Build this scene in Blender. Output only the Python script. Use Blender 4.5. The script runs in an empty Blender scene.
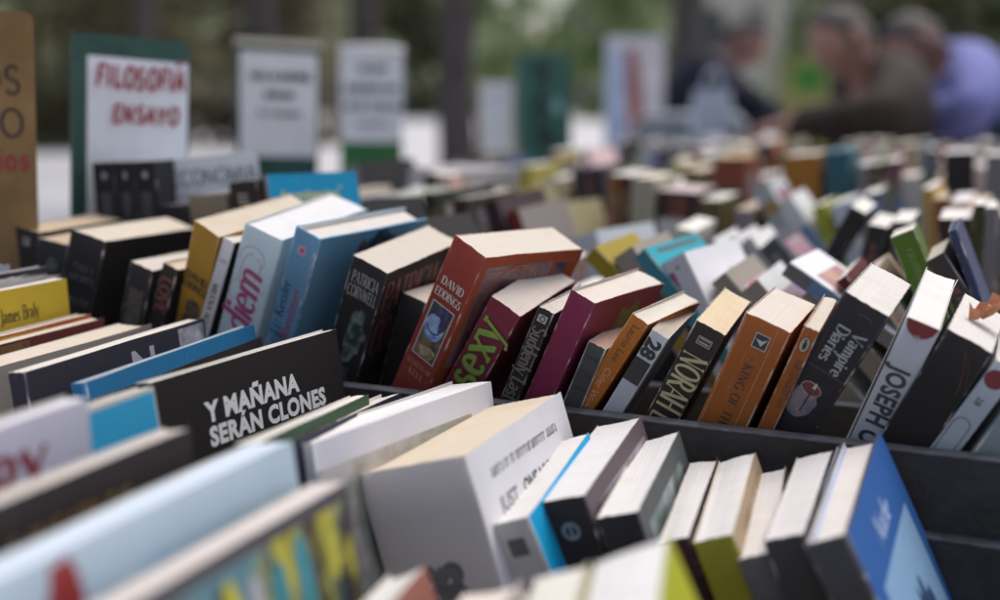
import bpy, bmesh, math, random
from mathutils import Vector, Matrix, noise

# ------------------------------------------------------------------ camera, light, exposure
S = bpy.context.scene
COL = S.collection
FPX, CZ, HOR = 1150.0, 1.2, 90.0
PIT = math.atan((300 - HOR) / FPX)
cam = bpy.data.cameras.new('camera')
cam_ob = bpy.data.objects.new('camera', cam); COL.objects.link(cam_ob); S.camera = cam_ob
cam_ob.location = (0, 0, CZ); cam_ob.rotation_euler = (math.pi / 2 - PIT, 0, 0)
cam.sensor_width = 36; cam.lens = 36 * FPX / 1000; cam.clip_start = .02; cam.clip_end = 2000
cam.dof.use_dof = True; cam.dof.focus_distance = .855; cam.dof.aperture_fstop = 2.1
W = bpy.data.worlds.new("World"); S.world = W; W.use_nodes = True
nt = W.node_tree; nt.nodes.clear()
out = nt.nodes.new('ShaderNodeOutputWorld'); bg = nt.nodes.new('ShaderNodeBackground'); sky = nt.nodes.new('ShaderNodeTexSky')
SUN_EL, SUN_AZ = math.radians(66), math.radians(48)
sky.sky_type = 'NISHITA'; sky.sun_disc = False; sky.sun_elevation = SUN_EL; sky.sun_rotation = -SUN_AZ + math.pi/2
sky.air_density = 1.0; sky.dust_density = 4.0; sky.ozone_density = 1.0
hs = nt.nodes.new('ShaderNodeHueSaturation'); hs.inputs['Saturation'].default_value = .72; nt.links.new(sky.outputs[0], hs.inputs['Color']); nt.links.new(hs.outputs[0], bg.inputs[0]); bg.inputs[1].default_value = .108; nt.links.new(bg.outputs[0], out.inputs[0])
sl = bpy.data.lights.new('sun', 'SUN'); sl.energy = 1.3; sl.angle = math.radians(45); sl.color = (1, .95, .89)
so = bpy.data.objects.new('sun', sl); COL.objects.link(so)
sd = Vector((math.cos(SUN_AZ) * math.cos(SUN_EL), math.sin(SUN_AZ) * math.cos(SUN_EL), math.sin(SUN_EL)))
so.rotation_euler = (-sd).to_track_quat('-Z', 'Y').to_euler(); so.location = (0, 0, 12)
vs = S.view_settings; vs.view_transform = 'Standard'; vs.look = 'None'; vs.gamma = 1; vs.use_curve_mapping = False
vs.exposure = 0.72
R = random.Random(11)

# ------------------------------------------------------------------ geometry of the picture -> world
CP = Vector((0, 0, CZ))
def ray(x, y):
    a = (x - 500) / FPX; b = -(y - 300) / FPX
    return Vector((a, math.cos(PIT) + b * math.sin(PIT), -math.sin(PIT) + b * math.cos(PIT)))
DV = ray(1000, HOR); DV.z = 0; DV.normalize()           # the way the books' tops run, away from the viewer
RV = Vector((DV.y, -DV.x, 0)); ZV = Vector((0, 0, 1))   # along the trays
def hit(px, D):
    v = ray(*px); return CP + v * (D / v.dot(DV))
def at(px, py, F):
    v = ray(px, py); return CP + v * (F / v.y)
def rdz(r, d, z): return CP + RV * r + DV * d + ZV * z
def proj(P):
    q = P - CP
    fw = q.y * math.cos(PIT) - q.z * math.sin(PIT); up = q.y * math.sin(PIT) + q.z * math.cos(PIT)
    return 500 + FPX * q.x / fw, 300 - FPX * up / fw

# ------------------------------------------------------------------ materials
MATS = {}
def newmat(name):
    m = bpy.data.materials.new(name); m.use_nodes = True
    n = m.node_tree.nodes; p = n['Principled BSDF']
    return m, m.node_tree, p
def mix(nt, fac, a, b):
    x = nt.nodes.new('ShaderNodeMix'); x.data_type = 'RGBA'
    for sock, v in ((0, fac), (6, a), (7, b)):
        if isinstance(v, bpy.types.NodeSocket): nt.links.new(v, x.inputs[sock])
        else: x.inputs[sock].default_value = v if sock == 0 else (*v[:3], 1)
    return x.outputs[2]
def noise_n(nt, scale, sc=(1, 1, 1), detail=3, rough=.55, off=True):
    tc = nt.nodes.new('ShaderNodeTexCoord'); mp = nt.nodes.new('ShaderNodeMapping'); tx = nt.nodes.new('ShaderNodeTexNoise')
    mp.inputs['Scale'].default_value = sc
    nt.links.new(tc.outputs['Object'], mp.inputs['Vector'])
    if off:
        oi = nt.nodes.new('ShaderNodeObjectInfo'); mu = nt.nodes.new('ShaderNodeMath'); mu.operation = 'MULTIPLY'; mu.inputs[1].default_value = 37.
        nt.links.new(oi.outputs['Random'], mu.inputs[0]); nt.links.new(mu.outputs[0], mp.inputs['Location'])
    nt.links.new(mp.outputs[0], tx.inputs['Vector'])
    tx.inputs['Scale'].default_value = scale; tx.inputs['Detail'].default_value = detail; tx.inputs['Roughness'].default_value = rough
    return tx.outputs['Fac']
def ramp(nt, fac, lo, hi):
    r = nt.nodes.new('ShaderNodeMapRange'); r.inputs[1].default_value = lo; r.inputs[2].default_value = hi
    nt.links.new(fac, r.inputs[0]); return r.outputs[0]
def scale_n(nt, fac, k):
    r = nt.nodes.new('ShaderNodeMath'); r.operation = 'MULTIPLY'; r.inputs[1].default_value = k
    nt.links.new(fac, r.inputs[0]); return r.outputs[0]
def cover_mat(c, rough=.5, wear=.25):
    key = ('cover', tuple(c), rough, wear)
    if key in MATS: return MATS[key]
    m, nt, p = newmat('printed cover')
    base = mix(nt, scale_n(nt, ramp(nt, noise_n(nt, 22, (1, 1, .6), 4), .35, .7), .30), c, [x * .72 + .012 for x in c])
    # lengthwise creases and rubbed spots down to the white board
    cr = ramp(nt, noise_n(nt, 1, (420, 420, 14), 2), .735 - .05 * wear, .76)
    sp = ramp(nt, noise_n(nt, 260, (1, 1, 1), 3), .74 - .05 * wear, .78)
    ad = nt.nodes.new('ShaderNodeMath'); ad.operation = 'MAXIMUM'; nt.links.new(cr, ad.inputs[0]); nt.links.new(sp, ad.inputs[1])
    base = mix(nt, scale_n(nt, ad.outputs[0], min(.8, wear * 1.4)), base, [min(.6, x * .6 + .25) for x in c])
    nt.links.new(base, p.inputs['Base Color'])
    rr = nt.nodes.new('ShaderNodeMapRange'); rr.inputs[3].default_value = rough; rr.inputs[4].default_value = rough + .22; p.inputs['Specular IOR Level'].default_value = .17
    nt.links.new(noise_n(nt, 35, (1, 1, 1), 4), rr.inputs[0]); nt.links.new(rr.outputs[0], p.inputs['Roughness'])
    bp = nt.nodes.new('ShaderNodeBump'); bp.inputs['Strength'].default_value = .12; bp.inputs['Distance'].default_value = .002
    nt.links.new(noise_n(nt, 40, (1, 1, .4), 3), bp.inputs['Height']); nt.links.new(bp.outputs[0], p.inputs['Normal'])
    MATS[key] = m; return m
def worn_mat(c, wear):
    key = ('worn', tuple(c), wear)
    if key in MATS: return MATS[key]
    m, nt, p = newmat('worn cover edge')
    base = mix(nt, scale_n(nt, ramp(nt, noise_n(nt, 150, (1, 1, .5), 4), .58 - .34 * wear, .70), .9), c, (.62, .57, .5))
    nt.links.new(base, p.inputs['Base Color']); p.inputs['Roughness'].default_value = .6
    MATS[key] = m; return m
def page_mat(c, soft=.55):
    c = (c[0] * .84, c[1] * .845, c[2] * .86); key = ('page', tuple(c))
    if key in MATS: return MATS[key]
    m, nt, p = newmat('page edges')
    lines = noise_n(nt, 1, (2600, 10, 10), 3, .7)
    b = mix(nt, scale_n(nt, ramp(nt, lines, .3, .75), .3), c, [x * .76 for x in c])
    b = mix(nt, scale_n(nt, ramp(nt, noise_n(nt, 55, (.6, 1, 1), 5), .5, .75), .35), b, (c[0] * .8, c[1] * .72, c[2] * .6))
    nt.links.new(b, p.inputs['Base Color']); p.inputs['Roughness'].default_value = .9; p.inputs['Specular IOR Level'].default_value = .15
    bp = nt.nodes.new('ShaderNodeBump'); bp.inputs['Strength'].default_value = .14; bp.inputs['Distance'].default_value = .0006
    nt.links.new(lines, bp.inputs['Height']); nt.links.new(bp.outputs[0], p.inputs['Normal'])
    MATS[key] = m; return m
def ink(c, rough=.5):
    key = ('ink', tuple(c), rough)
    if key in MATS: return MATS[key]
    m, nt, p = newmat('printed ink')
    b = mix(nt, scale_n(nt, ramp(nt, noise_n(nt, 300, (1, 1, 1), 3), .52, .75), .35), c, [x * .5 + .02 for x in c])
    nt.links.new(b, p.inputs['Base Color']); p.inputs['Roughness'].default_value = rough
    MATS[key] = m; return m
def picture(c1, c2, c3, scale=60, st=(1, 1, 1)):
    key = ('pic', tuple(c1), tuple(c2), tuple(c3), scale, st)
    if key in MATS: return MATS[key]
    m, nt, p = newmat('cover picture')
    n1 = noise_n(nt, scale, st, 4, .6); n2 = noise_n(nt, scale * .6, (st[1], st[0], st[2]), 3)
    b = mix(nt, ramp(nt, n1, .42, .56), c1, c2); b = mix(nt, ramp(nt, n2, .5, .64), b, c3)
    nt.links.new(b, p.inputs['Base Color']); p.inputs['Roughness'].default_value = .4
    MATS[key] = m; return m
def plain(name, c, rough=.6, var=.25, scale=8, bump=0, metal=0):
    key = ('plain', name, tuple(c))
    if key in MATS: return MATS[key]
    m, nt, p = newmat(name)
    b = mix(nt, scale_n(nt, ramp(nt, noise_n(nt, scale, (1, 1, 1), 5, .6), .3, .7), 1), [x * (1 - var) for x in c], [min(1, x * (1 + var)) for x in c])
    nt.links.new(b, p.inputs['Base Color']); p.inputs['Roughness'].default_value = rough; p.inputs['Metallic'].default_value = metal
    if rough >= .8: p.inputs['Specular IOR Level'].default_value = .15
    if bump:
        bp = nt.nodes.new('ShaderNodeBump'); bp.inputs['Strength'].default_value = bump; bp.inputs['Distance'].default_value = .01
        nt.links.new(noise_n(nt, scale * 3, (1, 1, 1), 5), bp.inputs['Height']); nt.links.new(bp.outputs[0], p.inputs['Normal'])
    MATS[key] = m; return m

# ------------------------------------------------------------------ object helpers
def link(name, verts, faces, mats, parent=None, idx=None, smooth=False):
    me = bpy.data.meshes.new(name); me.from_pydata([tuple(v) for v in verts], [], faces)
    for m in (mats if isinstance(mats, (list, tuple)) else [mats]): me.materials.append(m)
    if idx: me.polygons.foreach_set('material_index', idx)
    if smooth: me.polygons.foreach_set('use_smooth', [True] * len(me.polygons))
    me.update()
    o = bpy.data.objects.new(name, me); COL.objects.link(o)
    if parent: o.parent = parent
    return o
def tag(o, label=None, cat=None, group=None, kind=None):
    if label: o['label'] = label
    if cat: o['category'] = cat
    if group: o['group'] = group
    if kind: o['kind'] = kind
    return o
def thing(name, label, cat, mat=None, group=None):
    o = bpy.data.objects.new(name, None); COL.objects.link(o); o.empty_display_size = .05
    if mat is not None: o.matrix_world = mat
    return tag(o, label, cat, group)
class MB:
    def __init__(s): s.v = []; s.f = []; s.i = []
    def add(s, v, f, k=0):
        o = len(s.v); s.v += [tuple(x) for x in v]; s.f += [tuple(a + o for a in q) for q in f]; s.i += [k] * len(f)
    def box(s, x0, y0, z0, x1, y1, z1, k=0, bev=0.0):
        if bev <= 0:
            v = [(x, y, z) for z in (z0, z1) for y in (y0, y1) for x in (x0, x1)]
            s.add(v, [(0, 2, 3, 1), (4, 5, 7, 6), (0, 1, 5, 4), (2, 6, 7, 3), (0, 4, 6, 2), (1, 3, 7, 5)], k); return
        bm = bmesh.new(); bmesh.ops.create_cube(bm, size=1)
        for w in bm.verts: w.co = Vector(((x0 + x1) / 2 + w.co.x * (x1 - x0), (y0 + y1) / 2 + w.co.y * (y1 - y0), (z0 + z1) / 2 + w.co.z * (z1 - z0)))
        bmesh.ops.bevel(bm, geom=bm.edges[:], offset=bev, segments=2, affect='EDGES', profile=.6)
        bm.verts.index_update(); s.add([w.co.copy() for w in bm.verts], [[w.index for w in f.verts] for f in bm.faces], k); bm.free()
    def tube(s, pts, rad, n=8, k=0, cap=True):
        rings = []; L = len(pts); vs = []
        for i, p in enumerate(pts):
            p = Vector(p); a = Vector(pts[max(0, i - 1)]); b = Vector(pts[min(L - 1, i + 1)])
            t = (b - a).normalized(); x = t.orthogonal().normalized() if i == 0 else (x - t * x.dot(t)).normalized()
            y = t.cross(x); r = rad[i] if isinstance(rad, (list, tuple)) else rad
            vs += [p + x * r * math.cos(2 * math.pi * j / n) + y * r * math.sin(2 * math.pi * j / n) for j in range(n)]
        f = [(i * n + j, i * n + (j + 1) % n, (i + 1) * n + (j + 1) % n, (i + 1) * n + j) for i in range(L - 1) for j in range(n)]
        if cap: f += [tuple(range(n))[::-1], tuple((L - 1) * n + j for j in range(n))]
        s.add(vs, f, k)
    def build(s, name, mats, parent=None, smooth=False): return link(name, s.v, s.f, mats, parent, s.i, smooth)

# ------------------------------------------------------------------ lettering
def arc(cx, cy, rx, ry, a0, a1, n=12):
    return [(cx + rx * math.cos(math.radians(a0 + (a1 - a0) * i / n)), cy + ry * math.sin(math.radians(a0 + (a1 - a0) * i / n))) for i in range(n + 1)]
# glyph: width, strokes; a stroke is (points, kind) kind k thick, n thin, c curve (by direction)
G = {
 'A': (.72, [([(.02, 0), (.36, 1)], 'n'), ([(.36, 1), (.7, 0)], 'k'), ([(.15, .33), (.57, .33)], 'n')], [(.02, 0), (.7, 0)]),
 'B': (.6, [([(.1, 0), (.1, 1)], 'k'), ([(.1, 1), (.3, 1)] + arc(.3, .76, .24, .24, 90, -90) + [(.1, .52)], 'c'), ([(.1, .52), (.3, .52)] + arc(.3, .26, .28, .26, 90, -90) + [(.1, 0)], 'c')], []),
 'C': (.72, [(arc(.4, .5, .36, .5, 45, 315, 18), 'c')], []),
 'D': (.74, [([(.1, 0), (.1, 1)], 'k'), ([(.1, 1), (.28, 1)] + arc(.28, .5, .4, .5, 90, -90, 16) + [(.1, 0)], 'c')], []),
 'E': (.6, [([(.1, 0), (.1, 1)], 'k'), ([(.1, 1), (.54, 1), (.54, .86)], 'n'), ([(.1, .52), (.44, .52)], 'n'), ([(.1, 0), (.56, 0), (.56, .15)], 'n')], []),
 'F': (.58, [([(.1, 0), (.1, 1)], 'k'), ([(.1, 1), (.54, 1), (.54, .86)], 'n'), ([(.1, .52), (.44, .52)], 'n')], [(.1, 0)]),
 'G': (.76, [(arc(.4, .5, .36, .5, 50, 340, 18), 'c'), ([(.68, .0), (.68, .42)], 'k'), ([(.48, .42), (.76, .42)], 'n')], []),
 'H': (.76, [([(.1, 0), (.1, 1)], 'k'), ([(.64, 0), (.64, 1)], 'k'), ([(.1, .52), (.64, .52)], 'n')], [(.1, 0), (.1, 1), (.64, 0), (.64, 1)]),
 'I': (.26, [([(.13, 0), (.13, 1)], 'k')], [(.13, 0), (.13, 1)]),
 'J': (.44, [([(.3, 1), (.3, .12)] + arc(.16, .05, .14, .2, 10, -110, 6), 'k')], [(.3, 1)]),
 'K': (.72, [([(.1, 0), (.1, 1)], 'k'), ([(.6, 1), (.12, .45)], 'n'), ([(.24, .58), (.66, 0)], 'k')], [(.1, 0), (.1, 1), (.6, 1), (.66, 0)]),
 'L': (.58, [([(.1, 0), (.1, 1)], 'k'), ([(.1, 0), (.54, 0), (.54, .2)], 'n')], [(.1, 1)]),
 'M': (.9, [([(.1, 0), (.1, 1)], 'n'), ([(.1, 1), (.44, .05)], 'k'), ([(.44, .05), (.78, 1)], 'n'), ([(.78, 1), (.78, 0)], 'k')], [(.1, 0), (.78, 0)]),
 'N': (.78, [([(.1, 0), (.1, 1)], 'n'), ([(.08, 1), (.66, 0)], 'k'), ([(.66, 0), (.66, 1)], 'n')], [(.1, 0), (.66, 1)]),
 'O': (.8, [(arc(.4, .5, .35, .5, 90, 450, 22), 'c')], []),
 'P': (.6, [([(.1, 0), (.1, 1)], 'k'), ([(.1, 1), (.3, 1)] + arc(.3, .73, .25, .27, 90, -90) + [(.1, .46)], 'c')], [(.1, 0)]),
 'R': (.68, [([(.1, 0), (.1, 1)], 'k'), ([(.1, 1), (.3, 1)] + arc(.3, .74, .24, .26, 90, -90) + [(.1, .48)], 'c'), ([(.3, .48), (.62, 0)], 'k')], [(.1, 0), (.62, 0)]),
 'S': (.56, [(arc(.28, .76, .2, .24, 30, 270, 10) + arc(.28, .26, .22, .26, 90, -150, 10), 'c')], []),
 'T': (.66, [([(.33, 0), (.33, 1)], 'k'), ([(.04, .86), (.04, 1), (.62, 1), (.62, .86)], 'n')], [(.33, 0)]),
 'U': (.74, [([(.1, 1), (.1, .3)] + arc(.36, .3, .26, .3, 180, 360, 10) + [(.62, 1)], 'c')], []),
 'V': (.7, [([(.02, 1), (.35, 0)], 'k'), ([(.35, 0), (.68, 1)], 'n')], [(.02, 1), (.68, 1)]),
 'W': (1.0, [([(.02, 1), (.27, 0)], 'k'), ([(.27, 0), (.5, .9)], 'n'), ([(.5, .9), (.73, 0)], 'k'), ([(.73, 0), (.98, 1)], 'n')], [(.02, 1), (.98, 1)]),
 'Y': (.68, [([(.02, 1), (.34, .48)], 'k'), ([(.66, 1), (.34, .48)], 'n'), ([(.34, .48), (.34, 0)], 'k')], [(.34, 0)]),
 'a': (.5, [(arc(.2, .42, .17, .2, 150, 20, 6) + [(.37, .08)], 'c'), (arc(.2, .17, .17, .16, 60, 330, 10), 'c')], []),
 'b': (.54, [([(.1, 0), (.1, 1)], 'k'), (arc(.27, .3, .2, .3, 150, -150, 14), 'c')], []),
 'c': (.44, [(arc(.24, .3, .19, .3, 50, 310, 12), 'c')], []),
 'd': (.54, [([(.43, 0), (.43, 1)], 'k'), (arc(.25, .3, .19, .3, 30, 330, 14), 'c')], []),
 'e': (.5, [([(.07, .33), (.42, .33)] + arc(.25, .3, .19, .3, 10, 310, 14), 'c')], []),
 'g': (.52, [(arc(.25, .3, .19, .3, 30, 330, 14), 'c'), ([(.43, .58), (.43, -.1)] + arc(.26, -.12, .17, .18, 0, -160, 8), 'c')], []),
 'h': (.54, [([(.1, 0), (.1, 1)], 'k'), (arc(.27, .36, .17, .24, 170, 0, 8) + [(.44, 0)], 'c')], [(.1, 0), (.44, 0)]),
 'i': (.22, [([(.11, 0), (.11, .6)], 'k'), ([(.11, .78), (.11, .9)], 'k')], [(.11, 0)]),
 'k': (.5, [([(.1, 0), (.1, 1)], 'k'), ([(.42, .6), (.12, .26)], 'n'), ([(.2, .36), (.45, 0)], 'k')], [(.1, 0)]),
 'l': (.22, [([(.11, 0), (.11, 1)], 'k')], [(.11, 0)]),
 'm': (.82, [([(.1, 0), (.1, .6)], 'k'), (arc(.25, .38, .15, .22, 170, 0, 8) + [(.4, 0)], 'c'), (arc(.56, .38, .16, .22, 170, 0, 8) + [(.72, 0)], 'c')], [(.1, 0), (.4, 0), (.72, 0)]),
 'n': (.54, [([(.1, 0), (.1, .6)], 'k'), (arc(.27, .36, .17, .24, 170, 0, 8) + [(.44, 0)], 'c')], [(.1, 0), (.44, 0)]),
 'o': (.52, [(arc(.26, .3, .2, .3, 90, 450, 16), 'c')], []),
 'p': (.54, [([(.1, -.3), (.1, .6)], 'k'), (arc(.27, .3, .2, .3, 150, -150, 14), 'c')], [(.1, -.3)]),
 'r': (.4, [([(.1, 0), (.1, .6)], 'k'), (arc(.26, .4, .15, .2, 170, 50, 6), 'c')], [(.1, 0)]),
 's': (.42, [(arc(.21, .45, .14, .15, 30, 270, 8) + arc(.21, .15, .15, .15, 90, -150, 8), 'c')], []),
 't': (.36, [([(.16, .85), (.16, .1)] + arc(.26, .1, .1, .1, 180, 300, 5), 'k'), ([(.02, .58), (.32, .58)], 'n')], []),
 'u': (.54, [([(.1, .6), (.1, .2)] + arc(.26, .2, .16, .2, 180, 360, 8), 'c'), ([(.43, .6), (.43, 0)], 'k')], []),
 'v': (.52, [([(.03, .6), (.26, 0)], 'k'), ([(.26, 0), (.48, .6)], 'n')], []),
 'w': (.76, [([(.02, .6), (.2, 0)], 'k'), ([(.2, 0), (.37, .55)], 'n'), ([(.37, .55), (.54, 0)], 'k'), ([(.54, 0), (.72, .6)], 'n')], []),
 'x': (.52, [([(.06, .6), (.44, 0)], 'k'), ([(.44, .6), (.06, 0)], 'n')], [(.06, .6), (.44, 0), (.44, .6), (.06, 0)]),
 'y': (.54, [([(.04, .6), (.27, 0)], 'k'), ([(.48, .6), (.2, -.24), (.06, -.28)], 'n')], [(.04, .6), (.48, .6)]),
 'z': (.48, [([(.06, .6), (.42, .6), (.06, 0), (.44, 0)], 'n')], []),
 'Z': (.62, [([(.06, .86), (.06, 1), (.54, 1)], 'n'), ([(.54, 1), (.04, 0)], 'k'), ([(.04, 0), (.56, 0), (.56, .14)], 'n')], []),
 ' ': (.3, [], []), '.': (.2, [([(.1, 0), (.1, .08)], 'k')], []), "'": (.2, [([(.1, .8), (.1, 1)], 'k')], []), '*': (.3, [([(.15, .42), (.15, .58)], 'k')], []),
}
def pen(text, cap, thick=.15, thin=.05, serif=.09, slant=0, track=.06, jitter=0, sx=1.0, rnd=None):
    """Pen lettering: a flat mesh of ribbons, origin at the left of the baseline. Returns (verts, faces, width)."""
    V, F = [], []; x0 = 0; lay = 0
    for ch in text:
        w, strokes, feet = G[ch]
        j = (rnd.uniform(-jitter, jitter), rnd.uniform(-jitter, jitter), rnd.uniform(-jitter, jitter)) if rnd else (0, 0, 0)
        st = list(strokes)
        if serif: st = st + [([(fx - serif, fy), (fx + serif, fy)], 'f') for fx, fy in feet]
        for pts, kind in st:
            n = len(pts); lay += 1; o = len(V)
            for i, p in enumerate(pts):
                a = pts[max(0, i - 1)]; b = pts[min(n - 1, i + 1)]; dx, dy = b[0] - a[0], b[1] - a[1]; L = math.hypot(dx, dy) or 1
                wd = {'k': thick, 'n': thin, 'f': thin}.get(kind)
                if wd is None: wd = thin + (thick - thin) * abs(dy / L) ** 1.3
                nx, ny = -dy / L * wd / 2, dx / L * wd / 2
                ex = (dx / L * .02, dy / L * .02)
                for s in (1, -1):
                    X = p[0] + s * nx + (ex[0] if i == n - 1 else -ex[0] if i == 0 else 0); Y = p[1] + s * ny + (ex[1] if i == n - 1 else -ex[1] if i == 0 else 0)
                    Y += j[1] + j[2] * X
                    V.append(((x0 + X * sx + j[0] + slant * Y) * cap, Y * cap, (lay % 6) * .00002))
            F += [(o + 2 * i, o + 2 * i + 1, o + 2 * i + 3, o + 2 * i + 2) for i in range(n - 1)]
        x0 += (w + track) * sx
    return V, F, x0 * cap
def sans(text, cap, bold=0.0, sx=1.0, space=1.0):
    cu = bpy.data.curves.new('t', 'FONT'); cu.body = text; cu.size = cap / .73; cu.offset = bold * cap; cu.resolution_u = 3; cu.space_character = space; cu.fill_mode = 'FRONT'
    ob = bpy.data.objects.new('t', cu); me = bpy.data.meshes.new_from_object(ob)
    V = [(v.co.x * sx, v.co.y, 0) for v in me.vertices]; F = [tuple(p.vertices) for p in me.polygons]
    bpy.data.objects.remove(ob); bpy.data.curves.remove(cu); bpy.data.meshes.remove(me)
    return V, F, max([v[0] for v in V] + [0])
def rect(x0, y0, x1, y1, n=1):
    V = [(x0 + (x1 - x0) * i / n, y, 0) for i in range(n + 1) for y in (y0, y1)]
    return V, [(2 * i, 2 * i + 2, 2 * i + 3, 2 * i + 1) for i in range(n)], x1 - x0
def ell(cx, cy, rx, ry, n=24, a0=0, a1=360, wob=0, seed=0):
    rr = random.Random(seed)
    V = [(cx, cy, 0)] + [(cx + rx * k * math.cos(a), cy + ry * k * math.sin(a), 0) for i in range(n + 1) for a in [math.radians(a0 + (a1 - a0) * i / n)] for k in [1 + rr.uniform(-wob, wob)]]
    return V, [(0, i + 1, i + 2) for i in range(n)], 2 * rx
def frame(x0, y0, x1, y1, w):
    V, F = [], []
    for q in ((x0, y0, x1, y0 + w), (x0, y1 - w, x1, y1), (x0, y0 + w, x0 + w, y1 - w), (x1 - w, y0 + w, x1, y1 - w)):
        v, f, _ = rect(*q); o = len(V); V += v; F += [tuple(a + o for a in k) for k in f]
    return V, F, x1 - x0
def ring(cx, cy, rx, ry, w, n=28, a0=0, a1=360):
    V = []
    for i in range(n + 1):
        a = math.radians(a0 + (a1 - a0) * i / n)
        V += [(cx + (rx + s * w / 2) * math.cos(a), cy + (ry + s * w / 2) * math.sin(a), 0) for s in (1, -1)]
    return V, [(2 * i, 2 * i + 1, 2 * i + 3, 2 * i + 2) for i in range(n)], 2 * rx
def join(*ms):
    V, F = [], []
    for v, f, _ in ms:
        o = len(V); V += v; F += [tuple(a + o for a in k) for k in f]
    return V, F, 0
def shift(m, dx, dy, dz=0): return [(v[0] + dx, v[1] + dy, v[2] + dz) for v in m[0]], m[1], m[2]
def center(m):
    xs = [v[0] for v in m[0]]; c = (min(xs) + max(xs)) / 2
    return shift(m, -c, 0)
def scribble(w, cap, rnd, sq=.7, k=.13):
    """Print too small and too far to read: a row of short uneven strokes."""
    V, F = [], []; x = 0
    while x < w:
        lw = cap * rnd.uniform(.25, .5)
        hh = cap * (1 if rnd.random() < .3 else sq)
        for q in ((x, 0, x + cap * k, hh), (x, hh - cap * k, x + lw, hh)) if rnd.random() < .6 else ((x, 0, x + lw, cap * k), (x + lw * .4, 0, x + lw * .4 + cap * k, hh)):
            v, f, _ = rect(*q); o = len(V); V += v; F += [tuple(a + o for a in k) for k in f]
        x += lw + cap * (.12 if rnd.random() < .85 else .5)
    return V, F, w

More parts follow.
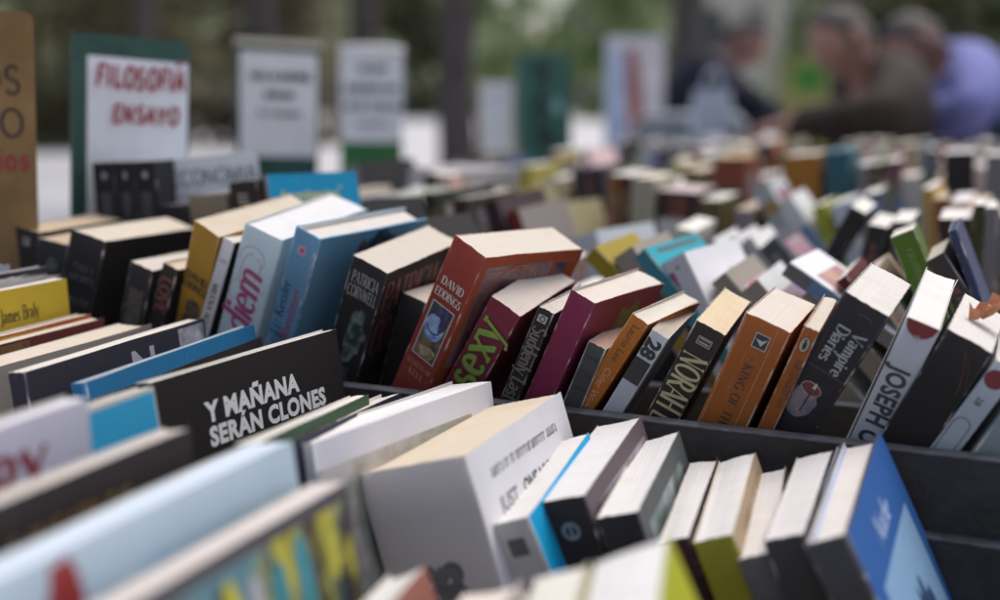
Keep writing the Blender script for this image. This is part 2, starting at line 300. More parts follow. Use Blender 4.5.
# ------------------------------------------------------------------ books
WHITE, CREAM, TAN, PINKISH = (.72, .67, .59), (.65, .56, .44), (.56, .44, .31), (.52, .33, .29)
BOOKS = []
class Bk: pass
def make_book(M, t, d, h, c, pages=CREAM, hard=False, front=None, spine=None, back=None, wear=.34, rough=.5, bulge=None, flare=0., seed=0, simple=False, name=None, curl=True):
    b = Bk(); rr = random.Random(seed * 7 + 3)
    b.t, b.d, b.h = t, d, h; b.col = c
    b.root = thing(name or ('hardback_book' if hard else 'paperback_book'), None, 'book', M)
    th = .0022 if hard else .0005
    if t < .006: th = min(th, t * .2)
    ov = .003 if hard else .0004
    rc = min(t * .2, .0025 if hard else .0011)
    b.bulge = bulge = (min(.0014, t * .04) * rr.uniform(-1, -.1) if bulge is None else bulge)
    bo, fo = rr.uniform(-.001, .0006), flare + rr.uniform(-.0003, .0009)
    b.fo = fo; b.ov = ov
    # cross-section of the wrap-round cover, from the back cover's fore-edge to the front cover's
    ns = 2 if simple else 8
    def fx(y, k): return k * max(0, y / d) ** 2
    P = []; ids = []
    ys = [d + ov, d * .5, rc] if simple else [d + ov, d * .8, d * .55, d * .3, d * .12, rc]
    for y in ys: P.append((-t / 2 + fx(y, bo), y)); ids.append(2)
    if not simple: P.append((-t / 2 + rc * .3, rc * .3)); ids.append(1)
    for i in range(ns + 1):
        x = -t / 2 + rc + (t - 2 * rc) * i / ns
        P.append((x, -bulge * (1 - (2 * x / t) ** 2))); ids.append(0 if i < ns else 1)
    ids[len(P) - ns - 2] = 1
    if not simple: P.append((t / 2 - rc * .3, rc * .3)); ids.append(1)
    for y in ys[::-1]: P.append((t / 2 + fx(y, fo), y)); ids.append(3)
    Q = []
    for i, (x, y) in enumerate(P):
        a = P[max(0, i - 1)]; e = P[min(len(P) - 1, i + 1)]; dx, dy = e[0] - a[0], e[1] - a[1]; L = math.hypot(dx, dy)
        Q.append((x - dy / L * th, y + dx / L * th))
    n = len(P); nz = 1 if simple else 5
    V = []
    for k in range(nz + 1):
        z = h * k / nz
        for x, y in P: V.append((x, y, z))
    for k in range(nz + 1):
        z = h * k / nz
        for x, y in Q: V.append((x, y, z))
    if not simple:   # dog-eared, slightly ragged top rim
        for i in range(n):
            dz = rr.uniform(-.0004, .0003)
            if i == n - 1 and not hard and curl:
                cu = rr.uniform(0, .0022)
                for kz, am in ((nz, 1), (nz - 1, .25)):
                    for oo in (0, (nz + 1) * n): q_ = V[oo + kz * n + i]; V[oo + kz * n + i] = (q_[0] + cu * am, q_[1] - cu * am * .4, q_[2])
            V[nz * n + i] = (*V[nz * n + i][:2], h + dz); V[(2 * nz + 1) * n + i] = (*V[(2 * nz + 1) * n + i][:2], h + dz)
    F, I = [], []
    o2 = (nz + 1) * n
    for k in range(nz):
        for i in range(n - 1):
            F.append((k * n + i, k * n + i + 1, (k + 1) * n + i + 1, (k + 1) * n + i)); I.append(ids[i])
            F.append((o2 + k * n + i + 1, o2 + k * n + i, o2 + (k + 1) * n + i, o2 + (k + 1) * n + i + 1)); I.append(4)
        F.append((k * n, (k + 1) * n, o2 + (k + 1) * n, o2 + k * n)); I.append(1)
        F.append((k * n + n - 1, o2 + k * n + n - 1, o2 + (k + 1) * n + n - 1, (k + 1) * n + n - 1)); I.append(1)
    for i in range(n - 1):
        F.append((nz * n + i, nz * n + i + 1, o2 + nz * n + i + 1, o2 + nz * n + i)); I.append(5)
        F.append((i + 1, i, o2 + i, o2 + i + 1)); I.append(5)
    spine = spine or c; front = front or c; back = back or c
    rim = cover_mat(c, rough, wear) if hard else worn_mat(c, .55)
    b.cover = link('cover', V, F, [cover_mat(spine, rough, wear), worn_mat(spine, wear), cover_mat(back, rough, wear), cover_mat(front, rough, wear), plain('inside of cover', (.6, .57, .52)), rim], b.root, I)
    if not simple:
        me = b.cover.data
        me.polygons.foreach_set('use_smooth', [i in (0, 1) and len(set(f)) == 4 for f, i in zip(F, I)])
    # page block
    nx = 3 if simple else max(6, min(36, int(t / .0011))); ny = 2 if simple else 7
    top = h - (.0035 if hard else .0004); y1 = d - (.0005 if hard else .0003); y0 = th + .0003
    hw = t / 2 - th - .0001
    V = []; ph = rr.uniform(0, 6); amp = .0 if simple else rr.uniform(.0004, .0012)
    st = [rr.uniform(-.0001, .0001) for _ in range(nx + 1)]; fe = [rr.uniform(-.0005, .0003) for _ in range(nx + 1)]
    for i in range(nx + 1):
        u = i / nx; x = -hw + 2 * hw * u
        for j in range(ny + 1):
            v = j / ny; yy = y0 + (y1 + fe[i] - y0) * v
            if not hard: yb = yy - (bulge * (1 - (2 * x / t) ** 2)) * (1 - v)
            else: yb = yy - bulge * .5 * (1 - (2 * x / t) ** 2)
            xx = x + (fx(yy, bo) * (1 - u) + fx(yy, fo) * u) * .96
            V.append((xx, yb, top + st[i] + amp * (math.sin(ph + 3 * u + 2 * v) - 1)))
    m = (nx + 1) * (ny + 1)
    zb = .003 if hard else .0005
    V += [(x, y, zb) for x, y, z in V[:m]]
    F = []
    g = lambda i, j: i * (ny + 1) + j
    for i in range(nx):
        for j in range(ny):
            F.append((g(i, j), g(i + 1, j), g(i + 1, j + 1), g(i, j + 1))); F.append((m + g(i, j), m + g(i, j + 1), m + g(i + 1, j + 1), m + g(i + 1, j)))
        F.append((g(i, 0), m + g(i, 0), m + g(i + 1, 0), g(i + 1, 0))); F.append((g(i, ny), g(i + 1, ny), m + g(i + 1, ny), m + g(i, ny)))
    for j in range(ny):
        F.append((g(0, j), g(0, j + 1), m + g(0, j + 1), m + g(0, j))); F.append((g(nx, j), m + g(nx, j), m + g(nx, j + 1), g(nx, j + 1)))
    b.pages = link('page_block', V, F, page_mat(pages), b.root)
    BOOKS.append(b); return b
def dec(b, face, m, mat, name, u=0, s=.02, rot='h', lift=.00012):
    """Print on a cover. face spine: u across from the middle; front: u from the spine edge. s is the distance below the top."""
    V = []
    for x, y, z in m[0]:
        if rot == 'h': a, v = u + x, b.h - s + y
        elif rot == 'down': a, v = u + y, b.h - s - x
        else: a, v = u - y, b.h - s + x
        if face == 'spine': V.append((a, -b.bulge * (1 - (2 * a / b.t) ** 2) - lift - z, v))
        else: V.append((b.t / 2 + b.fo * max(0, a / b.d) ** 2 + lift + z, a, v))
    return link(name, V, m[1], mat, b.cover)
def frame_axes(ex, ey):
    ey = ey.normalized(); ex = (ex - ey * ex.dot(ey)).normalized(); return ex, ey, ex.cross(ey)
def clamp_dir(v, ymax=20, pmax=7):
    y = math.degrees(math.atan2(v.dot(RV), v.dot(DV))); p = math.degrees(math.asin(max(-1, min(1, v.normalized().z))))
    return dir_of(max(-ymax, min(ymax, y)), max(-pmax, min(pmax, p)))
def dir_of(yaw, pit=0):
    y, p = math.radians(yaw), math.radians(pit)
    return (DV * math.cos(y) + RV * math.sin(y)) * math.cos(p) + ZV * math.sin(p)
def on_ray(px, P, R_, far=True):
    v = ray(*px).normalized(); w = P - CP; q = w.dot(v); k = q * q - (w.dot(w) - R_ * R_)
    k = math.sqrt(k) if k > 0 else 0
    return CP + v * (q + k if far else q - k)
def place(a, et, ed, t, d, floor):
    et, ed, eh = frame_axes(et, ed)
    lo = min(p.z for p in (a, a + et * t, a + ed * d, a + et * t + ed * d))
    h = (lo - (CZ + floor)) / eh.z
    M = Matrix((et, ed, eh)).transposed().to_4x4(); M.translation = a + et * t / 2 - eh * h
    return M, h
def spine_book(A, B, D, floor, d, c, E=None, yaw=0, pit=0, name=None, hmax=None, **k):
    a, b_ = hit(A, D), hit(B, D); t = (b_ - a).length
    ed = clamp_dir(on_ray(E, b_, d) - b_) if E else dir_of(yaw, pit)
    M, h = place(a, b_ - a, ed, t, d, floor)
    if hmax and h > hmax: M.translation += M.col[2].to_3d() * (h - hmax); h = hmax
    return make_book(M, t, d, h, c, seed=len(BOOKS), **k)
def fore_book(FR, D, t, lean, floor, d, c, Sp=None, yaw=0, pit=0, hmax=None, ymax=20, **k):
    p = hit(FR, D); L = math.radians(lean)
    ed = clamp_dir(p - on_ray(Sp, p, d, False), ymax) if Sp else dir_of(yaw, pit)
    et = RV * math.cos(L) - ZV * math.sin(L); et, ed, eh = frame_axes(et, ed)
    a = p - et * t - ed * d
    M, h = place(a, et, ed, t, d, floor)
    if hmax and h > hmax: M.translation += M.col[2].to_3d() * (h - hmax); h = hmax
    return make_book(M, t, d, h, c, seed=len(BOOKS), curl=False, **k)
def name_it(b, label, group): b.root['label'] = label; b.root['group'] = group; return b

# ------------------------------------------------------------------ the setting
def sheet(name, x0, y0, x1, y1, z, m, n=1):
    V = [(x0 + (x1 - x0) * i / n, y0 + (y1 - y0) * j / n, z) for i in range(n + 1) for j in range(n + 1)]
    F = [(i * (n + 1) + j, (i + 1) * (n + 1) + j, (i + 1) * (n + 1) + j + 1, i * (n + 1) + j + 1) for i in range(n) for j in range(n)]
    return tag(link(name, V, F, m), kind='structure')
sheet('ground', -400, -60, 400, 800, 0, plain('dusty park ground', (.30, .27, .24), .95, .2, .6))
sheet('pavement', -34, -6, 40, 57, .004, plain('pale worn paving', (.5, .49, .51), .9, .12, 1.2))
FL_M, FL_N, FL_O, TAB = -.325, -.40, -.40, -.42
BLACKP = plain('dark painted tray wood', (.03, .026, .026), .55, .35, 30, .15)
RIM = plain('scuffed tray rim', (.085, .085, .095), .55, .45, 60, .2)
LMAT = Matrix((RV, DV, ZV)).transposed().to_4x4(); LMAT.translation = CP.copy()
def tray(label, r0, r1, d0, d1, fl, front, backh, foot):
    t = thing('book_tray', label, 'tray', LMAT, 'dark book trays side by side on the stall')
    m = MB(); m.box(r0, d0, fl - .012, r1, d1, fl); m.build('tray_floor', BLACKP, t)
    for nm, y0, y1, top in (('front_board', d0 - .001, d0 + .011, front), ('back_board', d1 - .011, d1 + .001, backh)):
        if top is None: continue
        m = MB(); m.box(r0 - .012, y0, foot, r1 + .012, y1, top - .0015, 0); b = m.build(nm, BLACKP, t)
        m = MB(); m.box(r0 - .0125, y0 - .0006, top - .0014, r1 + .0125, y1 + .0006, top + .0006, 0, .0009); m.build('rim', RIM, b)
    for x in (r0, r1):
        m = MB(); m.box(x - .006, d0 + .012, foot, x + .006, d1 - .012, (front if front is not None else fl + .07) - .004); m.build('side_board', BLACKP, t)
    return t
tray('dark book tray holding the sharp row of leaning spines', -1.0, .32, .784, 1.0, FL_M, -.2365, FL_M + .06, TAB + .001)
tray('lower dark tray whose covers face the viewer below the divider', -.98, .32, .53, .782, FL_N, -.372, -.2905, TAB + .001)
tray('nearest dark tray at the bottom edge of the picture', -.8, .32, .2, .527, FL_O, -.372, -.372, TAB + .001)
ROWS = {'P': 1.03, 'Q': 1.28, 'R': 1.56, 'S': 1.9, 'T': 2.3, 'U': 2.72, 'V': 3.12}
RMIN = {'P': -.98, 'Q': -1.08, 'R': -1.1, 'S': -1.2, 'T': -1.3, 'U': -1.15, 'V': -.95}
TRAYL = {'P': 'dark tray directly behind the sharp row', 'Q': 'second dark tray behind the sharp row', 'R': 'third dark tray behind the sharp row',
         'S': 'fourth dark tray behind the sharp row', 'T': 'fifth dark tray back on the stall', 'U': 'last but one dark tray on the far stall end', 'V': 'farthest dark tray beside the people browsing'}
for k, D in ROWS.items(): tray(TRAYL[k], RMIN[k], .36, D - .02, D + .2, FL_M, FL_M + .05, FL_M + .05, TAB + .001)
# the long table under the trays
tb = thing('stall_table', 'long trestle table with a dark cloth under all the book trays', 'table', LMAT)
m = MB(); m.box(-1.42, .12, TAB - .03, .55, 3.42, TAB, 0, .004); m.build('table_top', plain('raw plywood', (.33, .24, .15), .7, .25, 12), tb)
for x in (-1.3, .42):
    for y in (.3, 1.8, 3.25):
        m = MB(); m.tube([(x, y, TAB - .03), (x, y, -CZ)], .02); m.build('leg', plain('grey steel', (.2, .2, .21), .4, .1, 20, 0, .6), tb, True)
cl = MB(); n = 160
per = [(-1.43, .11), (.56, .11), (.56, 3.43), (-1.43, 3.43), (-1.43, .11)]
pts = []
for (xa, ya), (xb, yb) in zip(per[:-1], per[1:]):
    L = math.hypot(xb - xa, yb - ya); kk = int(L / .03)
    for i in range(kk):
        u = i / kk; w = .012 * math.sin(i * .9) + .008 * math.sin(i * 2.3)
        pts.append((xa + (xb - xa) * u, ya + (yb - ya) * u, w, (yb - ya) / L, -(xb - xa) / L))
for j, z in enumerate((TAB - .031, TAB - .2, TAB - .5, TAB - .75)):
    cl.v += [(x + nx * (.006 + w * j / 3 + .01 * j / 3), y + ny * (.006 + w * j / 3 + .01 * j / 3), z) for x, y, w, nx, ny in pts]
q = len(pts); cl.f = [(j * q + i, j * q + (i + 1) % q, (j + 1) * q + (i + 1) % q, (j + 1) * q + i) for j in range(3) for i in range(q)]; cl.i = [0] * len(cl.f)
cl.build('table_skirt', plain('dark blue cloth', (.03, .035, .05), .9, .2, 30), tb, True)

# ------------------------------------------------------------------ the sharp row: spines leaning to the right
D0 = .80
G1 = 'books leaning in the sharp middle row'
def M_(label, A, B, d, c, E=None, D=D0, **k): return name_it(spine_book(A, B, D, FL_M, d, c, E=E, **k), label, G1)
K = (.027, .022, .022)
gold = ink((.45, .38, .22)); pale = ink((.62, .58, .5)); blk = ink((.018, .016, .016)); dk = ink((.05, .035, .03))
b = M_('black paperback with a small white emblem, leftmost in the sharp row', (13, 226), (38, 233), .125, K, yaw=-4, D=.83, pages=TAN)
dec(b, 'spine', rect(-.004, -.004, .004, .004), ink((.3, .3, .3)), 'publisher_emblem', 0, .012); dec(b, 'spine', join(rect(-.002, -.002, .0005, .003)), blk, 'emblem_mark', 0, .012, lift=.0003)
b = M_('short dark green paperback between two taller black ones, circled emblem', (38, 238), (66, 245), .11, (.022, .028, .026), yaw=-2, D=.82, pages=TAN)
dec(b, 'spine', ring(0, 0, .0055, .0055, .0008), ink((.2, .2, .19)), 'publisher_emblem', 0, .022)
dec(b, 'spine', join(rect(-.004, -.001, .004, .0), rect(-.001, -.004, 0, .004)), ink((.2, .2, .19)), 'emblem_mark', 0, .022)
b = M_('big thick black paperback with faint grey title left of the yellow spine', (71, 229), (103, 242), .15, (.019, .017, .017), E=(196, 228), pages=(.66, .58, .47), wear=.12)
for i, (w, s_) in enumerate(((.020, .034), (.027, .044), (.027, .066))): dec(b, 'spine', shift(scribble(w, .0062, random.Random(i), 1), -w / 2, 0), ink((.11, .11, .11)), 'title_lettering', .001, s_)
b = M_('short black paperback with a grey panel on its spine', (130, 261), (153, 271), .11, K, yaw=2, D=.80, pages=(.66, .6, .53))
dec(b, 'spine', rect(-.009, -.05, .008, 0), picture((.035, .035, .037), (.09, .09, .09), (.05, .05, .05), 300), 'spine_panel', 0, .022)
b = M_('dark narrow paperback with dull red letters against the yellow one', (163, 262), (178, 270), .11, (.03, .024, .024), yaw=2, D=.805)
dec(b, 'spine', pen('LOVE', .011, .24, .12, .06, track=.12), ink((.24, .07, .07)), 'title_lettering', -.0055, .012, 'down')
b = M_('ochre yellow paperback by DAVID EDDINGS', (194, 220), (222, 236), .12, (.46, .235, .035), E=(318, 208), pages=(.70, .6, .47), wear=.3)
dec(b, 'spine', center(pen('DAVID', .0074, .25, .11, .08, track=.1)), blk, 'author_lettering', 0, .055)
dec(b, 'spine', center(pen('EDDINGS', .0072, .25, .11, .08, track=.08, sx=.84)), blk, 'author_lettering', 0, .0645)
dec(b, 'spine', join(ell(0, 0, .009, .0105, 24, 0, 360, .12, 3), ell(-.004, -.018, .007, .011, 20, 0, 360, .2, 4), ell(.007, -.017, .006, .009, 20, 0, 360, .2, 5)), picture((.05, .035, .03), (.14, .1, .06), (.03, .025, .03), 220), 'cover_picture', .002, .083)
b = M_('thin white paperback MILENA AG beside the yellow one', (223, 237), (234.5, 243), .12, (.62, .58, .60), yaw=2, front=(.03, .025, .03), pages=WHITE)
dec(b, 'spine', center(sans('119', .0038)), dk, 'number', 0, .022)
dec(b, 'spine', pen('MILENA AGUS', .0056, .2, .1, .07, track=.12), dk, 'title_lettering', -.003, .042, 'down')
b = M_('pale blue novel with pink script title "diem" on its spine', (245, 222.5), (281, 241), .15, (.56, .65, .68), E=(365, 209), pages=(.78, .77, .76), wear=.15)
for (cx, s_, rx, ry, a0, a1) in ((-.004, .028, .012, .011, -40, 200), (-.006, .040, .006, .016, 60, 250), (-.012, .06, .006, .009, 80, 330), (.014, .062, .006, .009, 60, 260), (.002, .036, .004, .010, -90, 120)):
    dec(b, 'spine', ring(cx, 0, rx, ry, .0011, 24, a0, a1), ink((.55, .38, .5)), 'scroll_ornament', 0, s_)
dec(b, 'spine', pen('diem', .029, .16, .07, .02, slant=.25, track=-.01), ink((.40, .06, .16)), 'title_lettering', .0095, .099, 'up', lift=.0003)
b = M_('blue hardback by Kessler with a rose emblem and dark blue title', (295, 226), (322, 239.5), .15, (.125, .27, .40), E=(427, 218.5), hard=True, pages=(.72, .67, .62), wear=.2)
dec(b, 'spine', ell(0, 0, .0045, .005, 12, 0, 360, .25, 1), ink((.55, .3, .38)), 'rose_emblem', -.001, .017)
dec(b, 'spine', ell(0, 0, .002, .0022, 12, 0, 360, .25, 1), ink((.4, .08, .15)), 'rose_emblem', -.001, .017, lift=.0003)
dec(b, 'spine', pen('Liz Kessler', .0090, .16, .07, .05, slant=.12, track=.08), ink((.015, .03, .10)), 'author_lettering', -.003, .098, 'up')
dec(b, 'spine', pen("Abenteuer", .0100, .16, .07, .05, slant=.12, track=.06), ink((.30, .05, .13)), 'title_lettering', .0085, .100, 'up')
dec(b, 'spine', ell(0, 0, .010, .016, 24, 0, 360, .15, 8), picture((.06, .14, .24), (.1, .2, .33), (.05, .08, .12), 160), 'cover_picture', .002, .108)
dec(b, 'front', ell(0, 0, .022, .02, 22, 0, 360, .18, 6), picture((.02, .04, .06), (.05, .12, .17), (.02, .02, .03), 110), 'cover_picture', .09, .022)
dec(b, 'front', ell(0, 0, .007, .007, 16, 0, 360, .18, 7), ink((.10, .06, .08)), 'cover_picture', .063, .016)
b = M_('black thriller by PATRICIA CORNWELL with dull red letters on its front', (353, 255), (388.5, 273.5), .12, (.026, .023, .022), E=(462, 241), pages=(.68, .61, .52), wear=.15)
dec(b, 'spine', center(pen('PATRICIA', .0100, .12, .045, .06, track=.08, sx=.50)), ink((.5, .48, .46)), 'author_lettering', 0, .0215)
dec(b, 'spine', center(pen('CORNWELL', .0100, .12, .045, .05, track=.08, sx=.46)), ink((.5, .48, .46)), 'author_lettering', 0, .034)
dec(b, 'spine', ell(0, 0, .009, .026, 24, 0, 360, .25, 2), picture((.03, .04, .04), (.16, .2, .17), (.02, .02, .02), 90), 'cover_picture', .003, .068)
dec(b, 'spine', ell(0, 0, .012, .02, 24, 0, 360, .25, 9), picture((.03, .035, .035), (.07, .08, .08), (.015, .015, .015), 120), 'cover_picture', -.003, .112, lift=.0001)
dec(b, 'front', pen('PATRICIA', .026, .15, .06, .06, track=.02, sx=.68), ink((.17, .055, .05)), 'author_lettering', .006, .037)
dec(b, 'front', pen('CORNWELL', .034, .13, .05, .06, track=.02, sx=.5), ink((.13, .045, .045)), 'author_lettering', .006, .082)
dec(b, 'front', ell(0, 0, .035, .03, 24, 0, 360, .25, 12), picture((.02, .025, .022), (.05, .055, .05), (.02, .02, .02), 70), 'cover_picture', .05, .125)
b = M_('low black paperback tucked between CORNWELL and the red fantasy novel', (402, 292), (428, 303), .10, (.022, .02, .02), D=.835, yaw=6, pages=(.6, .53, .45))
b = M_('tall red fantasy novel by DAVID EDDINGS, blue orb picture on spine', (454.5, 235), (491, 256.5), .135, (.26, .042, .028), E=(586, 246), pages=(.72, .64, .54), front=(.34, .075, .03), flare=.002, wear=.22)
dec(b, 'spine', center(pen('DAVID', .0066, .19, .07, .08, track=.1)), pale, 'author_lettering', 0, .040)
dec(b, 'spine', center(pen('EDDINGS', .0066, .19, .07, .08, track=.06, sx=.88)), pale, 'author_lettering', 0, .0505)
dec(b, 'spine', rect(-.0115, -.048, .0115, 0, 6), picture((.07, .05, .045), (.2, .13, .07), (.05, .04, .07), 110), 'cover_picture', .0, .056)
dec(b, 'spine', frame(-.0122, -.049, .0122, .0007, .0008), ink((.6, .58, .56)), 'picture_border', .0, .056, lift=.0003)
dec(b, 'spine', ell(0, 0, .0104, .0118, 26, 0, 360, .02, 3), picture((.12, .2, .42), (.35, .45, .65), (.06, .1, .28), 90), 'blue_orb', -.001, .076, lift=.0004)
dec(b, 'spine', ring(0, 0, .0075, .006, .0012, 20, 190, 330), ink((.02, .03, .1)), 'orb_shadow', -.001, .075, lift=.0006)
dec(b, 'spine', join(ell(.003, .010, .007, .005, 16, 0, 360, .3, 5), ell(.0065, .003, .0035, .008, 16, 0, 360, .3, 6)), picture((.03, .03, .09), (.08, .07, .16), (.02, .02, .04), 200), 'dragon_shape', -.001, .072, lift=.0008)
dec(b, 'spine', ell(0, 0, .009, .005, 20, 0, 360, .25, 11), picture((.34, .26, .14), (.2, .12, .06), (.45, .36, .22), 200), 'pale_rocks', .001, .098, lift=.0005)
dec(b, 'spine', center(pen('SEERESS OF', .0040, .18, .08, .07, track=.12)), ink((.42, .2, .14)), 'title_lettering', 0, .1145)
dec(b, 'spine', center(pen('* KELL *', .0052, .18, .08, .08, track=.2)), ink((.42, .2, .14)), 'title_lettering', 0, .123)
dec(b, 'front', rect(.008, -.10, .098, -.006, 8), picture((.14, .08, .09), (.24, .14, .15), (.10, .07, .10), 40), 'cover_picture', .0, .004)
dec(b, 'front', frame(.010, -.10, .060, -.010, .0012), ink((.42, .12, .05)), 'picture_border', .0, .004, lift=.0004)
dec(b, 'front', frame(.102, -.10, .13, -.006, .0012), ink((.42, .12, .05)), 'picture_border', .0, .004, lift=.0004)
dec(b, 'front', rect(.104, -.1, .128, -.008, 3), picture((.10, .07, .10), (.06, .05, .07), (.16, .1, .12), 60), 'cover_picture', 0, .004)
dec(b, 'front', ring(.054, -.045, .036, .040, .0016), ink((.45, .15, .06)), 'oval_border', .0, .006, lift=.0005)
b = M_('dark crimson paperback with big green letters "exy" on its spine', (491, 296), (520, 317), .11, (.18, .024, .044), E=(575, 280), pages=(.70, .62, .54), wear=.2)
Y = pen('sexy', .0295, .24, .15, .085, track=.07)
dec(b, 'spine', Y, ink((.03, .03, .015)), 'letter_outline', .0085, .0815, 'up', lift=.0001)
dec(b, 'spine', pen('sexy', .0295, .18, .09, .07, track=.07), ink((.24, .34, .06)), 'title_lettering', .0085, .0815, 'up', lift=.0004)
b = M_('narrow black paperback with faint grey title beside the crimson one', (538.7, 306), (554, 314), .105, (.02, .018, .017), yaw=-1, pages=(.66, .6, .54))
dec(b, 'spine', rect(-.004, -.006, .0035, 0), ink((.42, .4, .38)), 'publisher_emblem', 0, .005); dec(b, 'spine', ring(0, -.003, .002, .002, .0009), blk, 'emblem_mark', 0, .005, lift=.0003)
dec(b, 'spine', pen('Suddenly Last', .0115, .17, .09, .06, track=.03, sx=.86), ink((.15, .12, .10)), 'title_lettering', -.0042, .015, 'down')
b = M_('plain maroon paperback with an unmarked spine', (571, 289), (596.6, 302.7), .12, (.19, .024, .062), E=(662, 280.7), pages=(.74, .66, .57), flare=.0015, wear=.08)
dec(b, 'front', ell(0, 0, .024, .03, 20, 0, 360, .2, 3), picture((.05, .06, .03), (.12, .1, .06), (.05, .02, .03), 60), 'cover_picture', .075, .04)
b = M_('small grey worn paperback with pinkish page edges', (588, 341), (606, 350), .10, (.055, .055, .052), E=(641, 326), pages=PINKISH, wear=.8)
dec(b, 'spine', pen('T Z I', .009, .16, .1, .04, track=.3), ink((.02, .02, .02)), 'title_lettering', -.004, .008, 'down')
b = M_('thin orange paperback Laurie Lee, Cider With Rosie', (632, 313), (648.7, 324.7), .12, (.38, .12, .018), E=(700, 301), back=(.4, .36, .05), pages=(.74, .68, .58), wear=.25)
dec(b, 'spine', sans('Laurie Lee', .0058, .004), dk, 'author_lettering', -.002, .006, 'down')
dec(b, 'spine', sans('Cider With Rosie', .0058, .0), ink((.55, .27, .13)), 'title_lettering', -.002, .046, 'down')
b = M_('silver grey paperback numbered 28 with torn top corner', (652, 329), (668, 339.5), .11, (.40, .42, .45), E=(694, 312), back=(.05, .05, .05), pages=(.55, .46, .38), wear=.5)
dec(b, 'spine', sans('28', .0112, .07, 1.0), blk, 'number', -.0055, .006, 'down')
dec(b, 'spine', rect(-.0070, -.020, .0060, 0), blk, 'black_label', 0, .0235)
dec(b, 'spine', sans('4', .007, .03), blk, 'number', -.003, .088, 'down')
b = M_('dark brown hardback NORAH L in gold capitals', (696, 319.5), (725, 336), .115, (.034, .025, .021), E=(751, 301), pages=(.76, .62, .42), wear=.2, rough=.5)
dec(b, 'spine', center(frame(-.0055, -.0065, .0055, 0, .0008)), ink((.3, .28, .26)), 'publisher_emblem', .001, .009)
dec(b, 'spine', join(rect(-.004, -.002, .004, -.001), rect(-.004, -.005, .004, -.0035)), ink((.3, .28, .26)), 'emblem_mark', .001, .009, lift=.0003)
dec(b, 'spine', pen('NORAH LOFTS', .0185, .2, .075, .07, track=.07, sx=.64), gold, 'author_lettering', -.0085, .024, 'down')
b = M_('thick orange paperback KING OF THE with boxed bird emblem', (745.5, 312), (791, 333), .115, (.31, .09, .02), E=(816, 304.5), pages=(.74, .66, .57), wear=.45)
for u in (-.0152, .0085): dec(b, 'spine', rect(u, -.16, u + .0004, -.001), ink((.5, .26, .12)), 'border_line', 0, .001)
dec(b, 'spine', rect(-.005, -.0105, .005, 0), ink((.03, .03, .035)), 'publisher_emblem', .001, .010)
dec(b, 'spine', frame(-.0054, -.0109, .0054, .0004, .0006), ink((.5, .48, .45)), 'emblem_border', .001, .010, lift=.0003)
dec(b, 'spine', ([(-.004, -.004, 0), (.001, -.0085, 0), (.0042, -.002, 0), (.001, -.0045, 0)], [(0, 1, 2, 3)], 0), ink((.5, .48, .45)), 'bird_mark', .001, .010, lift=.0004)
dec(b, 'spine', pen('* KING OF THE CASTLE', .0068, .2, .07, .08, track=.13), ink((.06, .025, .015)), 'title_lettering', -.003, .0285, 'down')
b = M_('narrow orange paperback with an oval penguin bird emblem', (804, 325.5), (819.5, 332.5), .11, (.30, .085, .018), E=(838, 300), pages=(.72, .64, .56), wear=.3)
dec(b, 'spine', ell(0, 0, .0032, .0056, 24), ink((.40, .37, .26)), 'publisher_emblem', .0, .0125)
dec(b, 'spine', ring(0, 0, .0034, .0058, .0005), blk, 'emblem_border', .0, .0125, lift=.0003)
dec(b, 'spine', join(ell(.0003, -.0006, .0014, .0032, 14), ell(-.0002, .0033, .0009, .001, 10)), blk, 'bird_mark', .0, .0125, lift=.0003)
dec(b, 'spine', pen('THE LONGEST DAY', .0034, .2, .1, 0, track=.14), ink((.07, .03, .02)), 'title_lettering', -.0005, .024, 'down')
dec(b, 'spine', pen('MARY STEWART', .0030, .2, .1, 0, track=.14), ink((.07, .03, .02)), 'author_lettering', .0035, .028, 'down')
b = M_('thick dark blue-black Vampire Diaries paperback with a candle picture', (844.5, 291), (889.6, 317), .11, (.031, .027, .03), E=(912, 284), pages=(.76, .71, .65), wear=.14)
dec(b, 'spine', pen('Vampire', .0092, .17, .05, .08, track=.05, sx=.95), ink((.36, .37, .4)), 'title_lettering', .0035, .0215, 'down')
dec(b, 'spine', pen('Diaries', .0092, .17, .05, .08, track=.05, sx=.95), ink((.36, .37, .4)), 'title_lettering', -.0085, .0215, 'down')
dec(b, 'spine', rect(-.0165, -.0004, .0165, 0, 6), ink((.09, .09, .10)), 'dividing_line', 0, .057)
dec(b, 'spine', ell(0, -.006, .0095, .0135, 24, 0, 360, .06, 2), picture((.10, .11, .17), (.22, .17, .2), (.06, .07, .12), 90), 'candle', -.002, .078)
dec(b, 'spine', ell(0, 0, .0072, .0042, 20, 0, 360, .08, 4), ink((.13, .03, .03)), 'candle_hollow', -.001, .073, lift=.0003)
dec(b, 'spine', ell(0, 0, .0078, .0050, 20, 0, 360, .05, 4), ink((.45, .28, .25)), 'candle_rim', -.001, .073, lift=.0002)
dec(b, 'spine', ([(-.0012, 0, 0), (.0012, 0, 0), (.0006, .0045, 0), (-.0004, .0045, 0)], [(0, 1, 2, 3)], 0), ink((.6, .55, .45)), 'candle_wick', .0005, .072, lift=.0005)
dec(b, 'spine', rect(-.0005, -.016, .0005, 0), ink((.03, .012, .02)), 'wax_drip', 0, .0755, lift=.0005)
dec(b, 'spine', ring(0, 0, .006, .004, .0004, 14, 20, 150), ink((.12, .12, .13)), 'faint_ornament', .004, .012)
b = M_('tall pale grey paperback JOSEPH O with a dark red half disc', (906.5, 317), (940, 331), .13, (.50, .50, .535), E=(957, 277), pages=(.84, .81, .77), wear=.12)
b.wide = b.t
dec(b, 'spine', ell(0, .004, .0105, .0115, 24, 180, 360), ink((.22, .03, .035)), 'red_disc', .0, .0035)
